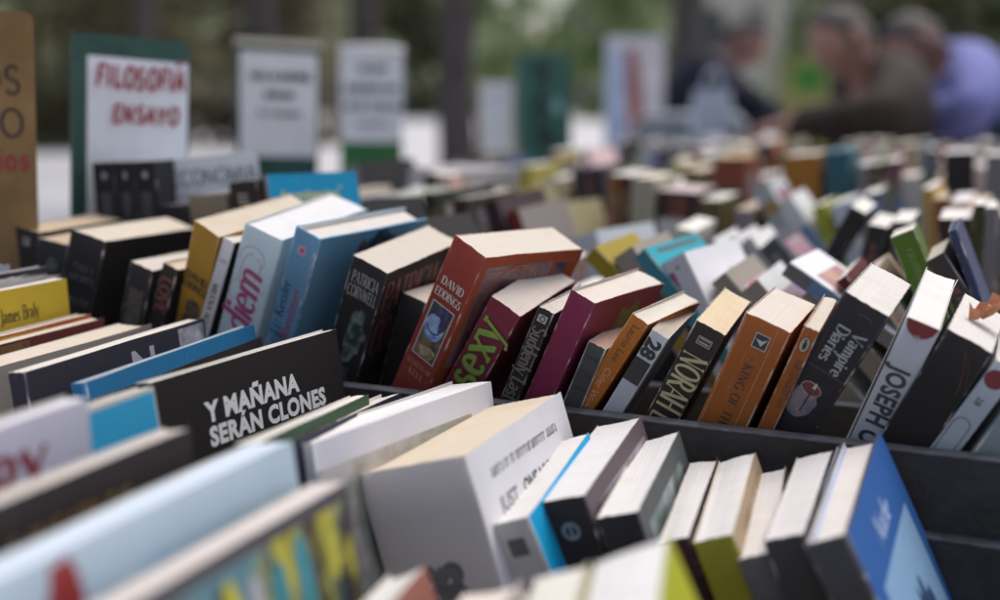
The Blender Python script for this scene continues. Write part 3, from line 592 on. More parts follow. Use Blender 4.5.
dec(b, 'spine', pen('SE', .0035, .2, .12, 0), ink((.5, .4, .4)), 'disc_lettering', -.002, .009, 'down', lift=.0003)
dec(b, 'spine', sans("JOSEPH O'CONNOR", .0135, .055, .74, 1.05), ink((.045, .045, .055)), 'author_lettering', -.0065, .0355, 'down')
b = M_('wide black paperback with a thin red flourish next to JOSEPH', (947, 328.5), (993, 353), .125, (.028, .022, .021), E=(1006, 314), pages=(.76, .71, .66), wear=.12)
dec(b, 'spine', join(ring(0, 0, .018, .05, .0006, 24, 20, 70), ring(.002, .002, .02, .046, .0004, 24, 30, 75)), ink((.13, .035, .03)), 'red_flourish', -.006, .055)
b = M_('light grey paperback with a red disc and outlined oval at the right', (996, 359), (1019, 373), .13, (.42, .44, .48), yaw=1, pages=WHITE, wear=.15)
dec(b, 'spine', ell(0, 0, .0068, .0068), ink((.22, .03, .035)), 'red_disc', -.001, .012)
dec(b, 'spine', sans('28', .0045, .01), dk, 'number', -.003, .027, 'down')
dec(b, 'spine', join(ring(0, -.0, .0055, .0055, .0006, 14, 0, 180), ring(0, -.05, .0055, .0055, .0006, 14, 180, 360), rect(-.0058, -.05, -.0052, 0), rect(.0052, -.05, .0058, 0)), dk, 'outlined_oval', -.001, .05)
b = M_('grey green hardback partly cut off by the right edge', (1022, 384), (1052, 402), .13, (.26, .29, .29), yaw=1, hard=True, pages=WHITE)
# a curled dry leaf on the black book
lf = thing('dry_leaf', 'curled orange dry leaf lying on a black book top', 'leaf', Matrix.Translation(hit((990, 318), .86) + Vector((0, 0, .004))))
m = MB(); nn = 7
for i in range(nn):
    for j in range(5):
        u, v = i / (nn - 1) - .5, j / 4 - .5
        wd = math.cos(u * math.pi) ** .7 * (1 + .3 * math.sin(i * 2.1)); m.v.append((u * .03, v * .018 * wd, .004 * math.sin(5 * u) + .012 * abs(v) + .004 * math.sin(i * 3 + j * 2)))
m.f = [(i * 5 + j, (i + 1) * 5 + j, (i + 1) * 5 + j + 1, i * 5 + j + 1) for i in range(nn - 1) for j in range(4)]; m.i = [0] * len(m.f)
m.build('blade', plain('dry orange leaf', (.55, .24, .12), .6, .3, 90), lf)
m = MB(); m.tube([(.012, 0, .001), (.02, .001, .005), (.027, .003, .012)], [.0008, .0006, .0004], 6); m.build('stalk', plain('leaf stalk', (.35, .17, .08)), lf)

# ------------------------------------------------------------------ the lower tray: covers facing the viewer
G2 = 'books in the lower tray with covers facing the viewer'
DN = .762
def N_(label, FR, t, lean, d, c, Sp=None, D=DN, g=G2, fl=FL_N, **k): return name_it(fore_book(FR, D, t, lean, fl, d, c, Sp=Sp, **k), label, g)
b = N_('dark book with a torn white band along its top behind James Braly', (48, 266), .012, -2, .16, (.03, .03, .035), yaw=2, pages=(.2, .2, .24))
dec(b, 'front', ell(.1, -.0065, .058, .0042, 60, 0, 360, .35, 3), ink((.5, .48, .47)), 'torn_white_band', 0, .002); 
b = N_('lavender grey edge of a book at the far left behind the banded one', (9, 264), .012, -2, .16, (.4, .42, .52), yaw=2, pages=(.4, .4, .5))
b = N_('mustard yellow paperback reading James Braly on its front', (66, 278), .013, -2, .155, (.50, .36, .035), yaw=0, pages=(.82, .78, .72), wear=.08)
dec(b, 'front', pen('James Braly', .0118, .17, .08, .05, track=.07, sx=.60), ink((.06, .05, .015)), 'author_lettering', .079, .0270)
b = N_('cream paged paperback with a red and yellow striped cover edge', (90, 314), .014, -3, .17, (.35, .09, .03), yaw=0, pages=(.7, .6, .48))
dec(b, 'front', rect(.03, -.03, .12, -.001, 8), picture((.5, .33, .05), (.36, .1, .03), (.45, .2, .04), 40), 'cover_picture', 0, .001)
b = N_('cream paged paperback with a dark red cover edge', (104, 318), .013, -3, .175, (.13, .03, .025), yaw=0, pages=(.68, .58, .46))
dec(b, 'front', rect(.05, -.03, .09, -.001, 8), picture((.16, .09, .03), (.10, .03, .03), (.2, .1, .04), 50), 'cover_picture', 0, .001)
b = N_('thick cream block of pages with a hidden cover', (151, 324), .034, -3, .18, (.3, .27, .24), yaw=-1, pages=(.70, .61, .50))
b = N_('dark paperback with silver letters behind the bright blue hardback', (203, 318), .015, -6, .2, (.035, .033, .045), yaw=-2, pages=(.74, .68, .6))
dec(b, 'front', sans('N', .026, .03, 1.1), ink((.4, .4, .45)), 'title_lettering', .105, .034)
dec(b, 'front', rect(.165, -.04, .198, -.002, 4), picture((.4, .4, .44), (.2, .2, .24), (.55, .55, .58), 60), 'cover_picture', 0, .001)
b = N_('bright blue hardback lying low in the left part of the tray', (251, 325), .012, -10, .2, (.02, .15, .31), yaw=-3, hard=True, pages=(.6, .6, .6), wear=.3)
b = N_('black hardback edge in front of the bright blue one', (259, 338), .012, -10, .2, (.028, .025, .028), yaw=-3, hard=True, pages=(.35, .33, .32))
b = N_('black paperback titled Y MAÑANA SERÁN CLONES in white capitals', (335, 329), .013, -8, .20, (.021, .017, .017), Sp=(150, 383), pages=(.80, .77, .72), wear=.06, rough=.5)
WT = ink((.72, .72, .72))
def slab(t, c): return sans(t, c, .065, .97, 1.08)
dec(b, 'front', slab('Y MAÑANA', .0135), WT, 'title_lettering', .046, .0368)
dec(b, 'front', slab('SERÁN CLONES', .0130), WT, 'title_lettering', .046, .0535)
b = N_('small bright blue and yellow paperback in front of the black CLONES cover', (152, 386), .012, -8, .13, (.5, .5, .46), D=.54, pages=(.6, .56, .52))
dec(b, 'front', rect(.02, -.028, .129, -.002, 3), ink((.02, .3, .52)), 'blue_panel', 0, .001)
dec(b, 'front', shift(scribble(.06, .008, random.Random(4), 1), .06, -.034), ink((.5, .46, .05)), 'yellow_marks', 0, .001, lift=.0003)
dec(b, 'front', rect(.02, -.08, .129, -.042, 3), picture((.3, .28, .3), (.45, .43, .42), (.2, .2, .22), 40), 'cover_picture', 0, .001)
b = N_('thin paperback with a dark green cover edge right of CLONES', (368, 394), .014, -8, .2, (.035, .07, .035), D=.70, Sp=(258, 437), ymax=30, pages=(.78, .74, .68))
b = N_('thin paperback with a dark navy cover edge between green and white ones', (400, 393), .016, -8, .2, (.03, .028, .05), D=.735, Sp=(280, 446), ymax=30, pages=(.78, .74, .68))
b = N_('large white paperback leaning behind the thick white hardback', (490, 381), .034, -8, .2, (.66, .65, .70), Sp=(313, 443), ymax=32, pages=(.84, .82, .8), wear=.05)
dec(b, 'front', rect(.0, -.16, .17, -.014, 4), picture((.34, .31, .29), (.5, .46, .44), (.2, .22, .18), 26), 'cover_picture', 0, .004)
b = N_('very thick white hardback with shade-greyed spine and printed white front', (560, 392), .080, -17, .155, (.56, .51, .50), Sp=(465, 455), front=(.68, .67, .70), pages=(.74, .63, .48), wear=.06, D=.755)  # spine greyer than the front: its shade is put into the colour
dec(b, 'front', sans('JUST', .0105, .03, .9), ink((.14, .14, .18)), 'title_lettering', .026, .046)
dec(b, 'front', sans('ONE NIGHT?', .0105, .05, .78), ink((.05, .05, .075)), 'title_lettering', .062, .046)
for s_, w, x, cc in ((.0165, .105, .025, .12),):
    dec(b, 'front', shift(scribble(w, .0062, random.Random(int(s_ * 1e4)), .95, .2), x, 0), ink((cc, cc, cc * 1.15)), 'title_lettering', 0, s_ + .006)
dec(b, 'front', ring(0, 0, .004, .007, .002, 14, 60, 260), ink((.5, .04, .04)), 'red_mark', .045, .065)
dec(b, 'spine', pen('SE', .022, .28, .2, 0), ink((.13, .12, .12)), 'title_lettering', -.008, .065, 'down')
dec(b, 'spine', pen('R', .026, .28, .2, 0), ink((.16, .15, .15)), 'title_lettering', -.004, .095, 'h')
b = N_('white paged book with grey spine and bright sky-blue cover', (588, 433), .028, -20, .13, (.48, .45, .44), Sp=(528, 517), front=(.01, .36, .66), pages=(.82, .79, .75), wear=.06, D=.738)
dec(b, 'spine', rect(-.006, -.012, .006, 0), ink((.12, .11, .11)), 'publisher_emblem', 0, .012); dec(b, 'spine', rect(-.007, -.016, .007, 0), ink((.17, .16, .16)), 'spine_panel', 0, .042)
b = N_('book with a black spine and a pale emblem beside the sky-blue one', (639.5, 417), .033, -17, .13, (.03, .026, .026), Sp=(584.5, 495.5), front=(.13, .10, .11), pages=(.82, .79, .76), wear=.06, ymax=26)
dec(b, 'spine', join(ring(0, 0, .005, .005, .0022), rect(-.001, -.004, .001, .004)), ink((.22, .26, .3)), 'publisher_emblem', 0, .022)
dec(b, 'front', rect(.02, -.15, .125, -.01, 4), picture((.2, .15, .16), (.3, .28, .33), (.12, .09, .09), 30), 'cover_picture', 0, .002)
b = N_('white paged book with black spine and a misty green cover picture', (678, 431), .027, -16, .13, (.03, .026, .026), Sp=(638, 512), front=(.10, .11, .11), pages=(.83, .80, .77), wear=.06, ymax=26)
dec(b, 'front', rect(.015, -.15, .125, -.012, 4), picture((.12, .17, .16), (.3, .34, .35), (.06, .07, .07), 30), 'cover_picture', 0, .002)
b = N_('white paged paperback with a dark maroon spine', (718, 457), .020, -18, .12, (.05, .018, .022), Sp=(689, 537), pages=(.80, .77, .73), wear=.06, ymax=26)
b = N_('white paged paperback with an olive yellow spine', (755, 452), .025, -20, .125, (.27, .25, .02), Sp=(733, 534), front=(.45, .33, .22), pages=(.82, .78, .74), wear=.06, ymax=26)
dec(b, 'front', rect(.03, -.12, .12, -.006, 4), picture((.4, .28, .08), (.5, .36, .3), (.2, .14, .05), 40), 'cover_picture', 0, .002)
b = N_('white paged paperback with a brownish grey spine', (786, 466), .022, -20, .125, (.11, .10, .098), Sp=(774, 552), pages=(.80, .76, .73), wear=.06, ymax=26)
b = N_('slightly taller paperback with a dark grey spine', (832, 450), .024, -20, .13, (.05, .046, .048), Sp=(804, 534), pages=(.78, .74, .71), wear=.06, ymax=26)
b = N_('thin pale blue paperback squeezed beside the royal blue hardback', (844.5, 445), .0055, -22, .13, (.42, .52, .75), Sp=(816, 536), pages=(.6, .68, .85), wear=.06, ymax=26)
b = N_('royal blue hardback with a light blue front panel at the row end', (878, 433), .026, -25, .145, (.075, .07, .085), Sp=(847, 542), front=(.035, .12, .36), hard=True, pages=(.82, .76, .70), wear=.06)
dec(b, 'front', rect(.022, -.2, .132, -.045, 4), ink((.25, .42, .62)), 'light_blue_panel', 0, .0)
dec(b, 'front', pen('Noche', .016, .16, .06, 0, slant=.3, track=-.02), ink((.4, .52, .75)), 'title_lettering', .05, .034)
dec(b, 'front', join(ell(.085, -.105, .012, .03, 20, 0, 360, .35, 3), ell(.065, -.1, .006, .018, 16, 0, 360, .35, 4), ell(.1, -.125, .008, .03, 16, 0, 360, .35, 5)), ink((.035, .07, .16)), 'dark_figure', 0, 0, lift=.0004)

# ------------------------------------------------------------------ the nearest tray, far out of focus
G3 = 'out of focus books in the nearest tray'
def O_(*a, **k): return N_(*a, g=G3, fl=FL_O, **k)
b = O_('lavender white cover with dark red letters at the left edge', (86, 398), .014, -1, .16, (.60, .58, .68), D=.45, yaw=0, pages=(.78, .76, .78), wear=.05)
dec(b, 'front', pen('ARY', .024, .26, .14, .08, track=.1), ink((.30, .06, .08)), 'title_lettering', .075, .040)
b = O_('black book with brownish gold marks running toward the lower left', (188, 428), .016, -5, .19, (.035, .027, .027), D=.468, yaw=1, pages=(.66, .60, .54))
dec(b, 'front', shift(scribble(.075, .011, random.Random(9), .9), .07, -.022), ink((.30, .18, .04)), 'title_lettering', 0, .005)
b = O_('large pale blue book with a red shape on its front', (290, 441), .026, -8, .2, (.52, .64, .74), D=.498, yaw=1, pages=(.66, .74, .82), wear=.05)
dec(b, 'front', rect(.02, -.1, .198, -.018, 4), picture((.40, .56, .70), (.55, .68, .78), (.42, .55, .62), 14), 'cover_picture', 0, .002)
dec(b, 'front', ell(.036, -.018, .009, .016, 20, 0, 360, .15, 3), ink((.32, .03, .03)), 'red_shape', 0, 0, lift=.0004)
b = O_('comic book with yellow, teal and black panels on its front', (345, 481), .020, -9, .2, (.10, .09, .10), D=.486, yaw=1, pages=(.72, .65, .60), wear=.05)
dec(b, 'front', rect(.004, -.16, .198, -.008, 4), picture((.04, .032, .036), (.44, .40, .05), (.10, .22, .26), 30, (1, 2.4, .6)), 'comic_panel', 0, 0)
for i, (x0, x1, y1, c) in enumerate(((.02, .045, .07, (.5, .45, .02)), (.055, .075, .08, (.5, .45, .02)), (.088, .1, .07, (.04, .03, .04)), (.09, .108, .055, (.5, .46, .02)), (.128, .141, .05, (.03, .22, .26)), (.146, .160, .075, (.05, .25, .30)), (.02, .04, .05, (.35, .37, .42)), (.11, .122, .06, (.4, .4, .44)), (.172, .185, .03, (.42, .4, .06)))):
    dec(b, 'front', ell((x0 + x1) / 2, -.012 - y1 / 2, (x1 - x0) / 2, y1 / 2, 14, 0, 360, .2, i), ink(c), 'comic_figure', 0, .002, lift=.0002 + i * .00006)
b = O_('white topped book low at the bottom edge left of the grey spine', (425, 566), .022, -20, .13, (.42, .36, .33), D=.49, yaw=-6, front=(.3, .12, .09), pages=(.80, .77, .74))
b = O_('cream topped book at the bottom edge beneath the thick white hardback', (520, 580), .030, -20, .13, (.5, .45, .42), D=.49, yaw=-6, pages=(.80, .72, .64))
b = O_('cream topped book at the bottom edge beside the yellow green one', (588, 562), .026, -22, .13, (.5, .47, .33), D=.49, yaw=-12, pages=(.82, .78, .70))
b = O_('yellow green book with a white top at the bottom edge', (668, 536), .036, -24, .13, (.42, .43, .03), D=.50, yaw=-12, front=(.36, .37, .02), back=(.45, .47, .05), pages=(.86, .84, .82))

# ------------------------------------------------------------------ trays further back
PAL = [((.03, .027, .027), 'black', 5), ((.05, .035, .03), 'dark brown', 4), ((.08, .07, .065), 'dark grey', 3), ((.25, .22, .20), 'grey', 3), ((.48, .44, .40), 'pale grey', 4),
       ((.62, .60, .60), 'white', 6), ((.58, .50, .37), 'cream', 6), ((.30, .24, .17), 'tan', 4), ((.16, .12, .04), 'olive', 2), ((.30, .10, .03), 'rust orange', 3), ((.20, .03, .03), 'red', 2),
       ((.05, .09, .17), 'navy', 1), ((.25, .33, .40), 'grey blue', 1), ((.40, .33, .08), 'mustard', 1)]
WEIGHT = [w for _, _, w in PAL]
ROWNAME = {'P': 'the tray behind the spines', 'Q': 'the second tray back', 'R': 'the third tray back', 'S': 'the fourth tray back', 'T': 'the fifth tray back', 'U': 'the last but one tray', 'V': 'the farthest tray'}
GROUPN = {k: 'blurred books in ' + v for k, v in ROWNAME.items()}
ROWBK = {k: [] for k in ROWS}
def far_print(b, row, rr):
    lum = sum(dk_c(b)) / 3; inkc = rr.choice(((.55, .52, .48), (.5, .4, .15), (.45, .12, .08))) if lum < .2 else rr.choice(((.06, .05, .05), (.3, .05, .05), (.06, .1, .25)))
    if rr.random() < .75: dec(b, 'spine', shift(scribble(rr.uniform(.03, .09), b.t * rr.uniform(.25, .45), rr, 1), 0, 0), ink(inkc), 'title_lettering', -b.t * .2, rr.uniform(.01, .03), 'down')
    if rr.random() < .35: dec(b, 'spine', rect(-b.t * .42, -rr.uniform(.015, .05), b.t * .42, 0), ink(rr.choice(((.6, .58, .55), (.05, .05, .06), (.35, .2, .06), (.1, .2, .35)))), 'spine_panel', 0, rr.uniform(.004, .09))
    if rr.random() < .6: dec(b, 'front', rect(b.d * .15, -rr.uniform(.06, .1), b.d * .9, -rr.uniform(.012, .03), 2), picture(*[tuple(rr.uniform(.04, .5) * k for k in (1, rr.uniform(.7, 1), rr.uniform(.5, 1))) for _ in range(3)], 40), 'cover_picture', 0, 0)
def dk_c(b): return b.col
def B_(row, cname, A, B, c, d=.125, desc=None, dD=0, **k):
    k.setdefault('pages', (.84, .80, .74))
    b = spine_book(A, B, ROWS[row] + dD, FL_M, d, c, simple=True, hmax=.27, **k)
    b.cname = cname; b.desc = desc
    if not desc: far_print(b, row, R)
    M = b.root.matrix_world if False else b.root.matrix_basis
    cs = [M @ Vector((x, 0, z)) - CP for x in (-b.t / 2, b.t / 2) for z in (0, b.h)]
    b.span = (min(q.dot(RV) for q in cs), max(q.dot(RV) for q in cs)); ROWBK[row].append(b); return b
# right behind the sharp row
B_('P', 'dark brown', (-22, 243), (9, 249), (.045, .035, .03), yaw=8, pages=TAN)
B_('P', 'mustard', (584, 259), (595, 247), (.30, .22, .02), desc='mustard yellow spine leaning far left behind the maroon book', pages=(.7, .62, .5))
B_('P', 'tan', (613, 259), (632, 246), (.28, .25, .21), pages=(.66, .6, .52))
b = B_('P', 'turquoise', (634, 258), (645, 248), (.05, .22, .27), front=(.02, .30, .38), yaw=8, desc='book with a bright turquoise front tilted behind the orange spine', d=.13)
dec(b, 'front', rect(.02, -.005, .12, .0), ink((.05, .06, .06)), 'dark_band', 0, .004)
dec(b, 'front', ell(.07, -.03, .03, .012, 18, 0, 360, .3, 2), ink((.2, .5, .55)), 'pale_marks', 0, .005)
b = B_('P', 'lavender white', (661, 264), (685, 252), (.55, .54, .60), front=(.70, .69, .72), E=(738, 238), desc='lavender white book with a small blue mark on its front', d=.14)
dec(b, 'front', ell(.09, -.03, .012, .004, 12), ink((.1, .25, .5)), 'blue_mark', 0, .0); dec(b, 'spine', ell(0, 0, .002, .002, 8), ink((.2, .2, .25)), 'spine_mark', 0, .01)
dec(b, 'spine', rect(-.0125, -.03, -.005, -.012), ink((.35, .04, .14)), 'magenta_mark', 0, 0)
B_('P', 'greyish tan', (711, 284), (725, 272), (.27, .24, .2), d=.13)
B_('P', 'pale tan', (738, 295), (757, 279), (.3, .26, .22), d=.12, front=(.6, .62, .62))
B_('P', 'white', (781, 275), (790, 262), (.16, .15, .15), front=(.72, .71, .74), d=.10, yaw=6)
B_('P', 'warm grey', (801, 297), (818, 284), (.25, .21, .19), front=(.5, .5, .5), d=.12)
B_('P', 'dark red', (836, 282), (846, 275), (.10, .02, .02), d=.12)
B_('P', 'peach', (862, 280), (876, 271), (.5, .38, .28), pages=(.76, .64, .52), d=.12)
b = B_('P', 'green', (890, 238), (914, 229), (.10, .17, .025), E=(917, 222), desc='leaf green book with faint vertical lettering standing behind JOSEPH', d=.12, pages=(.8, .76, .68))
dec(b, 'spine', shift(scribble(.06, .005, random.Random(2), .9), 0, 0), ink((.22, .3, .1)), 'title_lettering', -.002, .015, 'down')
B_('P', 'cream', (926, 262), (944, 252), (.06, .05, .05), pages=(.72, .64, .56), d=.10)
b = B_('P', 'navy', (948, 232), (957, 229), (.05, .06, .12), d=.10, desc='slim navy spine standing out behind the wide black book', pages=(.08, .09, .16))
b = B_('P', 'dark grey', (402, 226), (416, 219), (.05, .048, .046), front=(.05, .047, .043), d=.085, yaw=18, dD=.0, desc='broad dark grey cover behind CORNWELL and the red fantasy novel')
# second tray back
B_('P', 'black', (319, 206), (327, 202), (.028, .026, .028), front=(.034, .03, .032), yaw=36, d=.115, desc='broad black book behind the blue hardback', pages=(.3, .28, .28))
B_('P', 'tan', (187, 196), (226, 193), (.24, .2, .15), pages=(.5, .43, .34), yaw=4, d=.045, dD=-.06)
B_('P', 'brown black', (228, 183), (257, 180), (.04, .03, .025), pages=(.2, .17, .14), yaw=2, d=.045, dD=-.06)
B_('P', 'black', (152, 206), (187, 205), (.03, .024, .03), pages=(.1, .08, .1), yaw=4, d=.04, dD=-.06)
b = B_('P', 'bright blue', (262, 178), (271, 175), (.25, .25, .27), front=(.01, .26, .46), yaw=36, d=.098, dD=-.05, desc='bright blue book front with yellow lettering Investigación')
dec(b, 'front', pen('Investigacion', .0105, .24, .16, 0, track=.1, sx=.86), ink((.5, .48, .18)), 'title_lettering', .014, .028)
dec(b, 'front', pen("'", .013, .2, .12, 0, slant=.2), ink((.5, .48, .18)), 'accent_mark', .074, .028)
dec(b, 'front', shift(scribble(.03, .009, random.Random(3), .9), .085, -.045), ink((.45, .45, .2)), 'yellow_marks', -.03, 0)
B_('Q', 'dark grey blue', (757, 251), (774, 236), (.09, .09, .11), front=(.07, .07, .085), d=.13)
for A, B in (((704, 246), (713, 239)), ((724, 244), (735, 236)), ((742, 242), (750, 236))): B_('Q', 'white', A, B, (.5, .48, .47), front=(.6, .6, .6), d=.12)
B_('Q', 'white', (570, 239), (600, 230), (.6, .62, .66), d=.12, yaw=18, pages=(.84, .84, .86), desc='large white topped book lying back behind the mustard spine')
B_('Q', 'black', (851, 206), (866, 214), (.03, .027, .027), d=.12, desc='black book leaning right with a white top')
B_('Q', 'black', (868, 224), (888, 228), (.032, .03, .03), d=.13); B_('Q', 'grey', (892, 222), (912, 222), (.1, .09, .09), d=.13)
B_('Q', 'dark brown', (939, 219), (971, 219), (.05, .025, .022), d=.12, desc='broad dark brown spine with a white top near the right edge')
B_('Q', 'olive', (974, 205), (985, 205), (.06, .06, .022), d=.09, desc='slim tall olive spine near the right edge')
B_('Q', 'grey', (985.5, 208), (998, 208), (.2, .18, .19), d=.09, desc='slim grey spine at the right edge beside the olive one')
# third tray back
B_('R', 'rust brown', (609, 174), (619, 175), (.26, .11, .035)); B_('R', 'chestnut', (619.5, 175), (631, 176), (.10, .03, .018)); B_('R', 'cream', (632, 178), (655, 179), (.42, .38, .28), pages=(.84, .78, .62))
B_('R', 'dark brown', (657, 190), (697, 193), (.05, .028, .022), pages=(.62, .52, .5)); B_('R', 'olive', (700, 200), (722, 200), (.13, .1, .035))
B_('R', 'pale yellow', (530, 212), (556, 203), (.36, .31, .2), front=(.48, .44, .26), yaw=22, d=.11, pages=(.72, .66, .56))
B_('R', 'white', (480, 199), (510, 192), (.5, .46, .35), front=(.4, .36, .2), yaw=16, d=.12, pages=(.86, .85, .84), desc='white topped book lying back with a dull yellow edge')
B_('R', 'yellow green', (812, 208), (824, 204), (.32, .33, .03), desc='slim yellow green spine leaning left behind the white ones')
B_('R', 'pale grey', (752, 192), (768, 183), (.42, .44, .45)); B_('R', 'white', (775, 205), (790, 195), (.6, .6, .6)); B_('R', 'pale blue', (830, 206), (850, 200), (.5, .55, .62))
B_('R', 'white', (862, 196), (880, 192), (.05, .05, .06))
# fourth tray back
B_('S', 'brick red', (713, 158), (746, 158), (.24, .07, .04), pages=(.6, .42, .24)); B_('S', 'orange', (784, 156), (818, 154), (.38, .16, .03), desc='plump orange book leaning left in the distance', pages=(.84, .76, .7))
B_('S', 'black', (944, 153), (974, 152), (.03, .024, .024), desc='tall black book with a white top near the right edge', pages=(.84, .78, .78)); B_('S', 'grey', (986, 155), (1012, 155), (.2, .18, .19))
B_('S', 'olive green', (880, 184), (897, 183), (.17, .18, .09)); B_('S', 'pale grey', (898, 178), (918, 176), (.45, .42, .4)); B_('S', 'dark olive', (868, 164), (879, 164), (.08, .07, .035), pages=(.5, .48, .42)); B_('S', 'grey', (858, 165), (867, 165), (.28, .26, .28))
B_('S', 'black', (571, 170), (603, 166), (.045, .04, .045), pages=(.2, .18, .2)); B_('S', 'teal', (824, 152), (850, 150), (.04, .12, .15), pages=(.15, .3, .36)); B_('S', 'maroon', (884, 162), (900, 160), (.13, .03, .06))
# stacks lying flat
def flat(label, px, py, D, w, hgt, t, c, yaw, z, pages, group):
    p = hit((px, py), D); p.z = CZ + z
    eh = -dir_of(yaw); et = ZV.copy(); et, ed, eh = frame_axes(et, eh.cross(et)); 
    M = Matrix((et, ed, eh)).transposed().to_4x4(); M.translation = p + et * t / 2 - eh * hgt - ed * w / 2
    b = make_book(M, t, w, hgt, c, pages=pages, simple=True, seed=len(BOOKS)); b.root['label'] = label; b.root['group'] = group
z = FL_M + .001
for i, (t, c, pg, yaw, lab) in enumerate(((.05, (.4, .38, .36), (.8, .77, .7), 14, 'bottom book of the flat pale stack left of the far books'), (.052, (.5, .47, .42), (.84, .80, .73), 8, 'second from bottom in the flat pale stack'),
        (.03, (.34, .28, .08), (.7, .64, .5), 12, 'dull yellow book in the middle of the flat pale stack'), (.046, (.5, .48, .46), (.84, .81, .76), 6, 'thick white paged book near the top of the flat stack'), (.022, (.34, .32, .33), (.84, .8, .75), 12, 'top book of the flat pale stack'))):
    flat(lab, 440, 190, 1.62, .125, .13, t, c, yaw, z, pg, 'books stacked flat among the far trays'); z += t + .0005
# everything else in the far trays
PX0 = {'P': 396, 'Q': 330, 'R': 335, 'S': 405, 'T': 482, 'U': 612, 'V': 690}
UT = {'P': (-.205, -.165), 'Q': (-.165, -.125), 'R': (-.16, -.12), 'S': (-.18, -.125), 'T': (-.175, -.125), 'U': (-.17, -.12), 'V': (-.165, -.12)}
for row, D in ROWS.items():
    r = (hit((PX0[row], 200), D) - CP).dot(RV); lean = R.uniform(-20, 10); prev = lean; ph = .17
    while r < .06:
        if R.random() < .22: lean = max(-33, min(22, R.choice((-24, -16, -8, -3, 0, 3, 8, 14)) + R.uniform(-4, 4)))
        ci = R.choices(range(len(PAL)), WEIGHT)[0]; c, cn, _ = PAL[ci]; c = tuple(x * R.uniform(.8, 1.2) for x in c)
        t = R.uniform(.013, .027) if row in 'PQR' else R.uniform(.016, .034)
        top = R.uniform(*UT[row]); L = math.radians(lean); h = (top - FL_M) / math.cos(L)
        r += max(0, h * (math.tan(math.radians(prev)) - math.tan(L))) if prev > lean else 0
        r0, r1 = r + min(0, h * math.sin(L)), r + t / math.cos(L) + max(0, h * math.sin(L))
        bad = [q for q in ROWBK[row] if getattr(q, 'desc', 0) is not None or not getattr(q, 'auto', False)]
        bad = [q for q in ROWBK[row] if not getattr(q, 'auto', False) and q.span[0] < r1 - .006 and q.span[1] > r0 + .006]
        if bad: r = max(max(q.span[1] for q in bad) + .002 - min(0, h * math.sin(L)), r + .004); prev = -90 if False else lean; continue
        et = RV * math.cos(L) - ZV * math.sin(L); ed = dir_of(R.uniform(-5, 5)); et, ed, eh = frame_axes(et, ed)
        dd = R.uniform(.12, .175)
        M = Matrix((et, ed, eh)).transposed().to_4x4(); off = (.5 * t * math.sin(L)) if L > 0 else -.5 * t * math.sin(L)
        M.translation = rdz(r + t / 2, D + R.uniform(-.006, .012), FL_M) + ZV * off
        x0, y0 = proj(M.translation + eh * h)
        if x0 > 1030: break
        fc = c if R.random() < .6 else R.choices([q[0] for q in PAL], WEIGHT)[0]
        b = make_book(M, t, dd, h, c, pages=R.choice(((.84, .80, .74), (.86, .83, .8), CREAM, (.80, .74, .65), (.86, .84, .82))), front=fc, simple=True, seed=len(BOOKS))
        far_print(b, row, R)
        b.cname = cn; b.desc = None; b.auto = True; b.span = (r0, r1); ROWBK[row].append(b)
        r += t / math.cos(L) + R.uniform(.0, .004); prev = lean; ph = h
ORD = ['first', 'second', 'third', 'fourth', 'fifth', 'sixth', 'seventh', 'eighth', 'ninth', 'tenth', 'eleventh', 'twelfth', 'thirteenth', 'fourteenth', 'fifteenth', 'sixteenth', 'seventeenth', 'eighteenth']
seen = set()
for row, L in ROWBK.items():
    L.sort(key=lambda q: q.span[0] + q.span[1])
    for i, b in enumerate(L):
        lf_, rt = (L[i - 1].cname if i else None), (L[i + 1].cname if i + 1 < len(L) else None)
        if b.desc: lab = b.desc
        else:
            lab = f'{b.cname} book between {lf_} and {rt} in {ROWNAME[row]}' if lf_ and rt else f'{b.cname} book at the {"right" if lf_ else "left"} end of {ROWNAME[row]}'
            same = [q for q in L if q.cname == b.cname]
            if lab in seen or True and lf_ and rt and sum(1 for j in range(1, len(L) - 1) if (L[j - 1].cname, L[j].cname, L[j + 1].cname) == (lf_, b.cname, rt)) > 1:
                lab = f'{b.cname} book, {ORD[min(17, same.index(b))]} such from the left in {ROWNAME[row]}'
        seen.add(lab); b.root['label'] = lab; b.root['group'] = GROUPN[row]

# ------------------------------------------------------------------ section signs along the back edge of the stall
def board(name, label, TL, TR, BL, F1, F2, F3, zb, mats, thick=.005, cat='sign', group=None, rnd=.008):
    """A stiff board: corners seen at three pixels, standing down to height zb. Returns root, width, height; local x right, z down from the top edge."""
    a, b_, c_ = at(*TL, F1), at(*TR, F2), at(*BL, F3)
    ex = b_ - a; w = ex.length; ex.normalize(); ez = (a - c_); ez = (ez - ex * ez.dot(ex)).normalized(); ey = ez.cross(ex)
    M = Matrix((ex, ey, ez)).transposed().to_4x4(); M.translation = a
    h = (a.z - (CZ + zb)) / ez.z
    t = thing(name, label, cat, M, group)
    m = MB(); P = []
    for cx, cz, a0 in ((w - rnd, -rnd, 90), (w, -h, None), (0, -h, None), (rnd, -rnd, 180)):
        if a0 is None: P.append((cx, cz))
        else: P += [(cx + rnd * math.cos(math.radians(a0 - k * 22.5)), cz + rnd * math.sin(math.radians(a0 - k * 22.5))) for k in range(5)]
    n = len(P); m.add([(x, 0, z) for x, z in P] + [(x, thick, z) for x, z in P], [tuple(range(n)), tuple(range(2 * n - 1, n - 1, -1))] + [(i, n + i, n + (i + 1) % n, (i + 1) % n) for i in range(n)])
    m.build('board', mats, t)
    return t, w, h
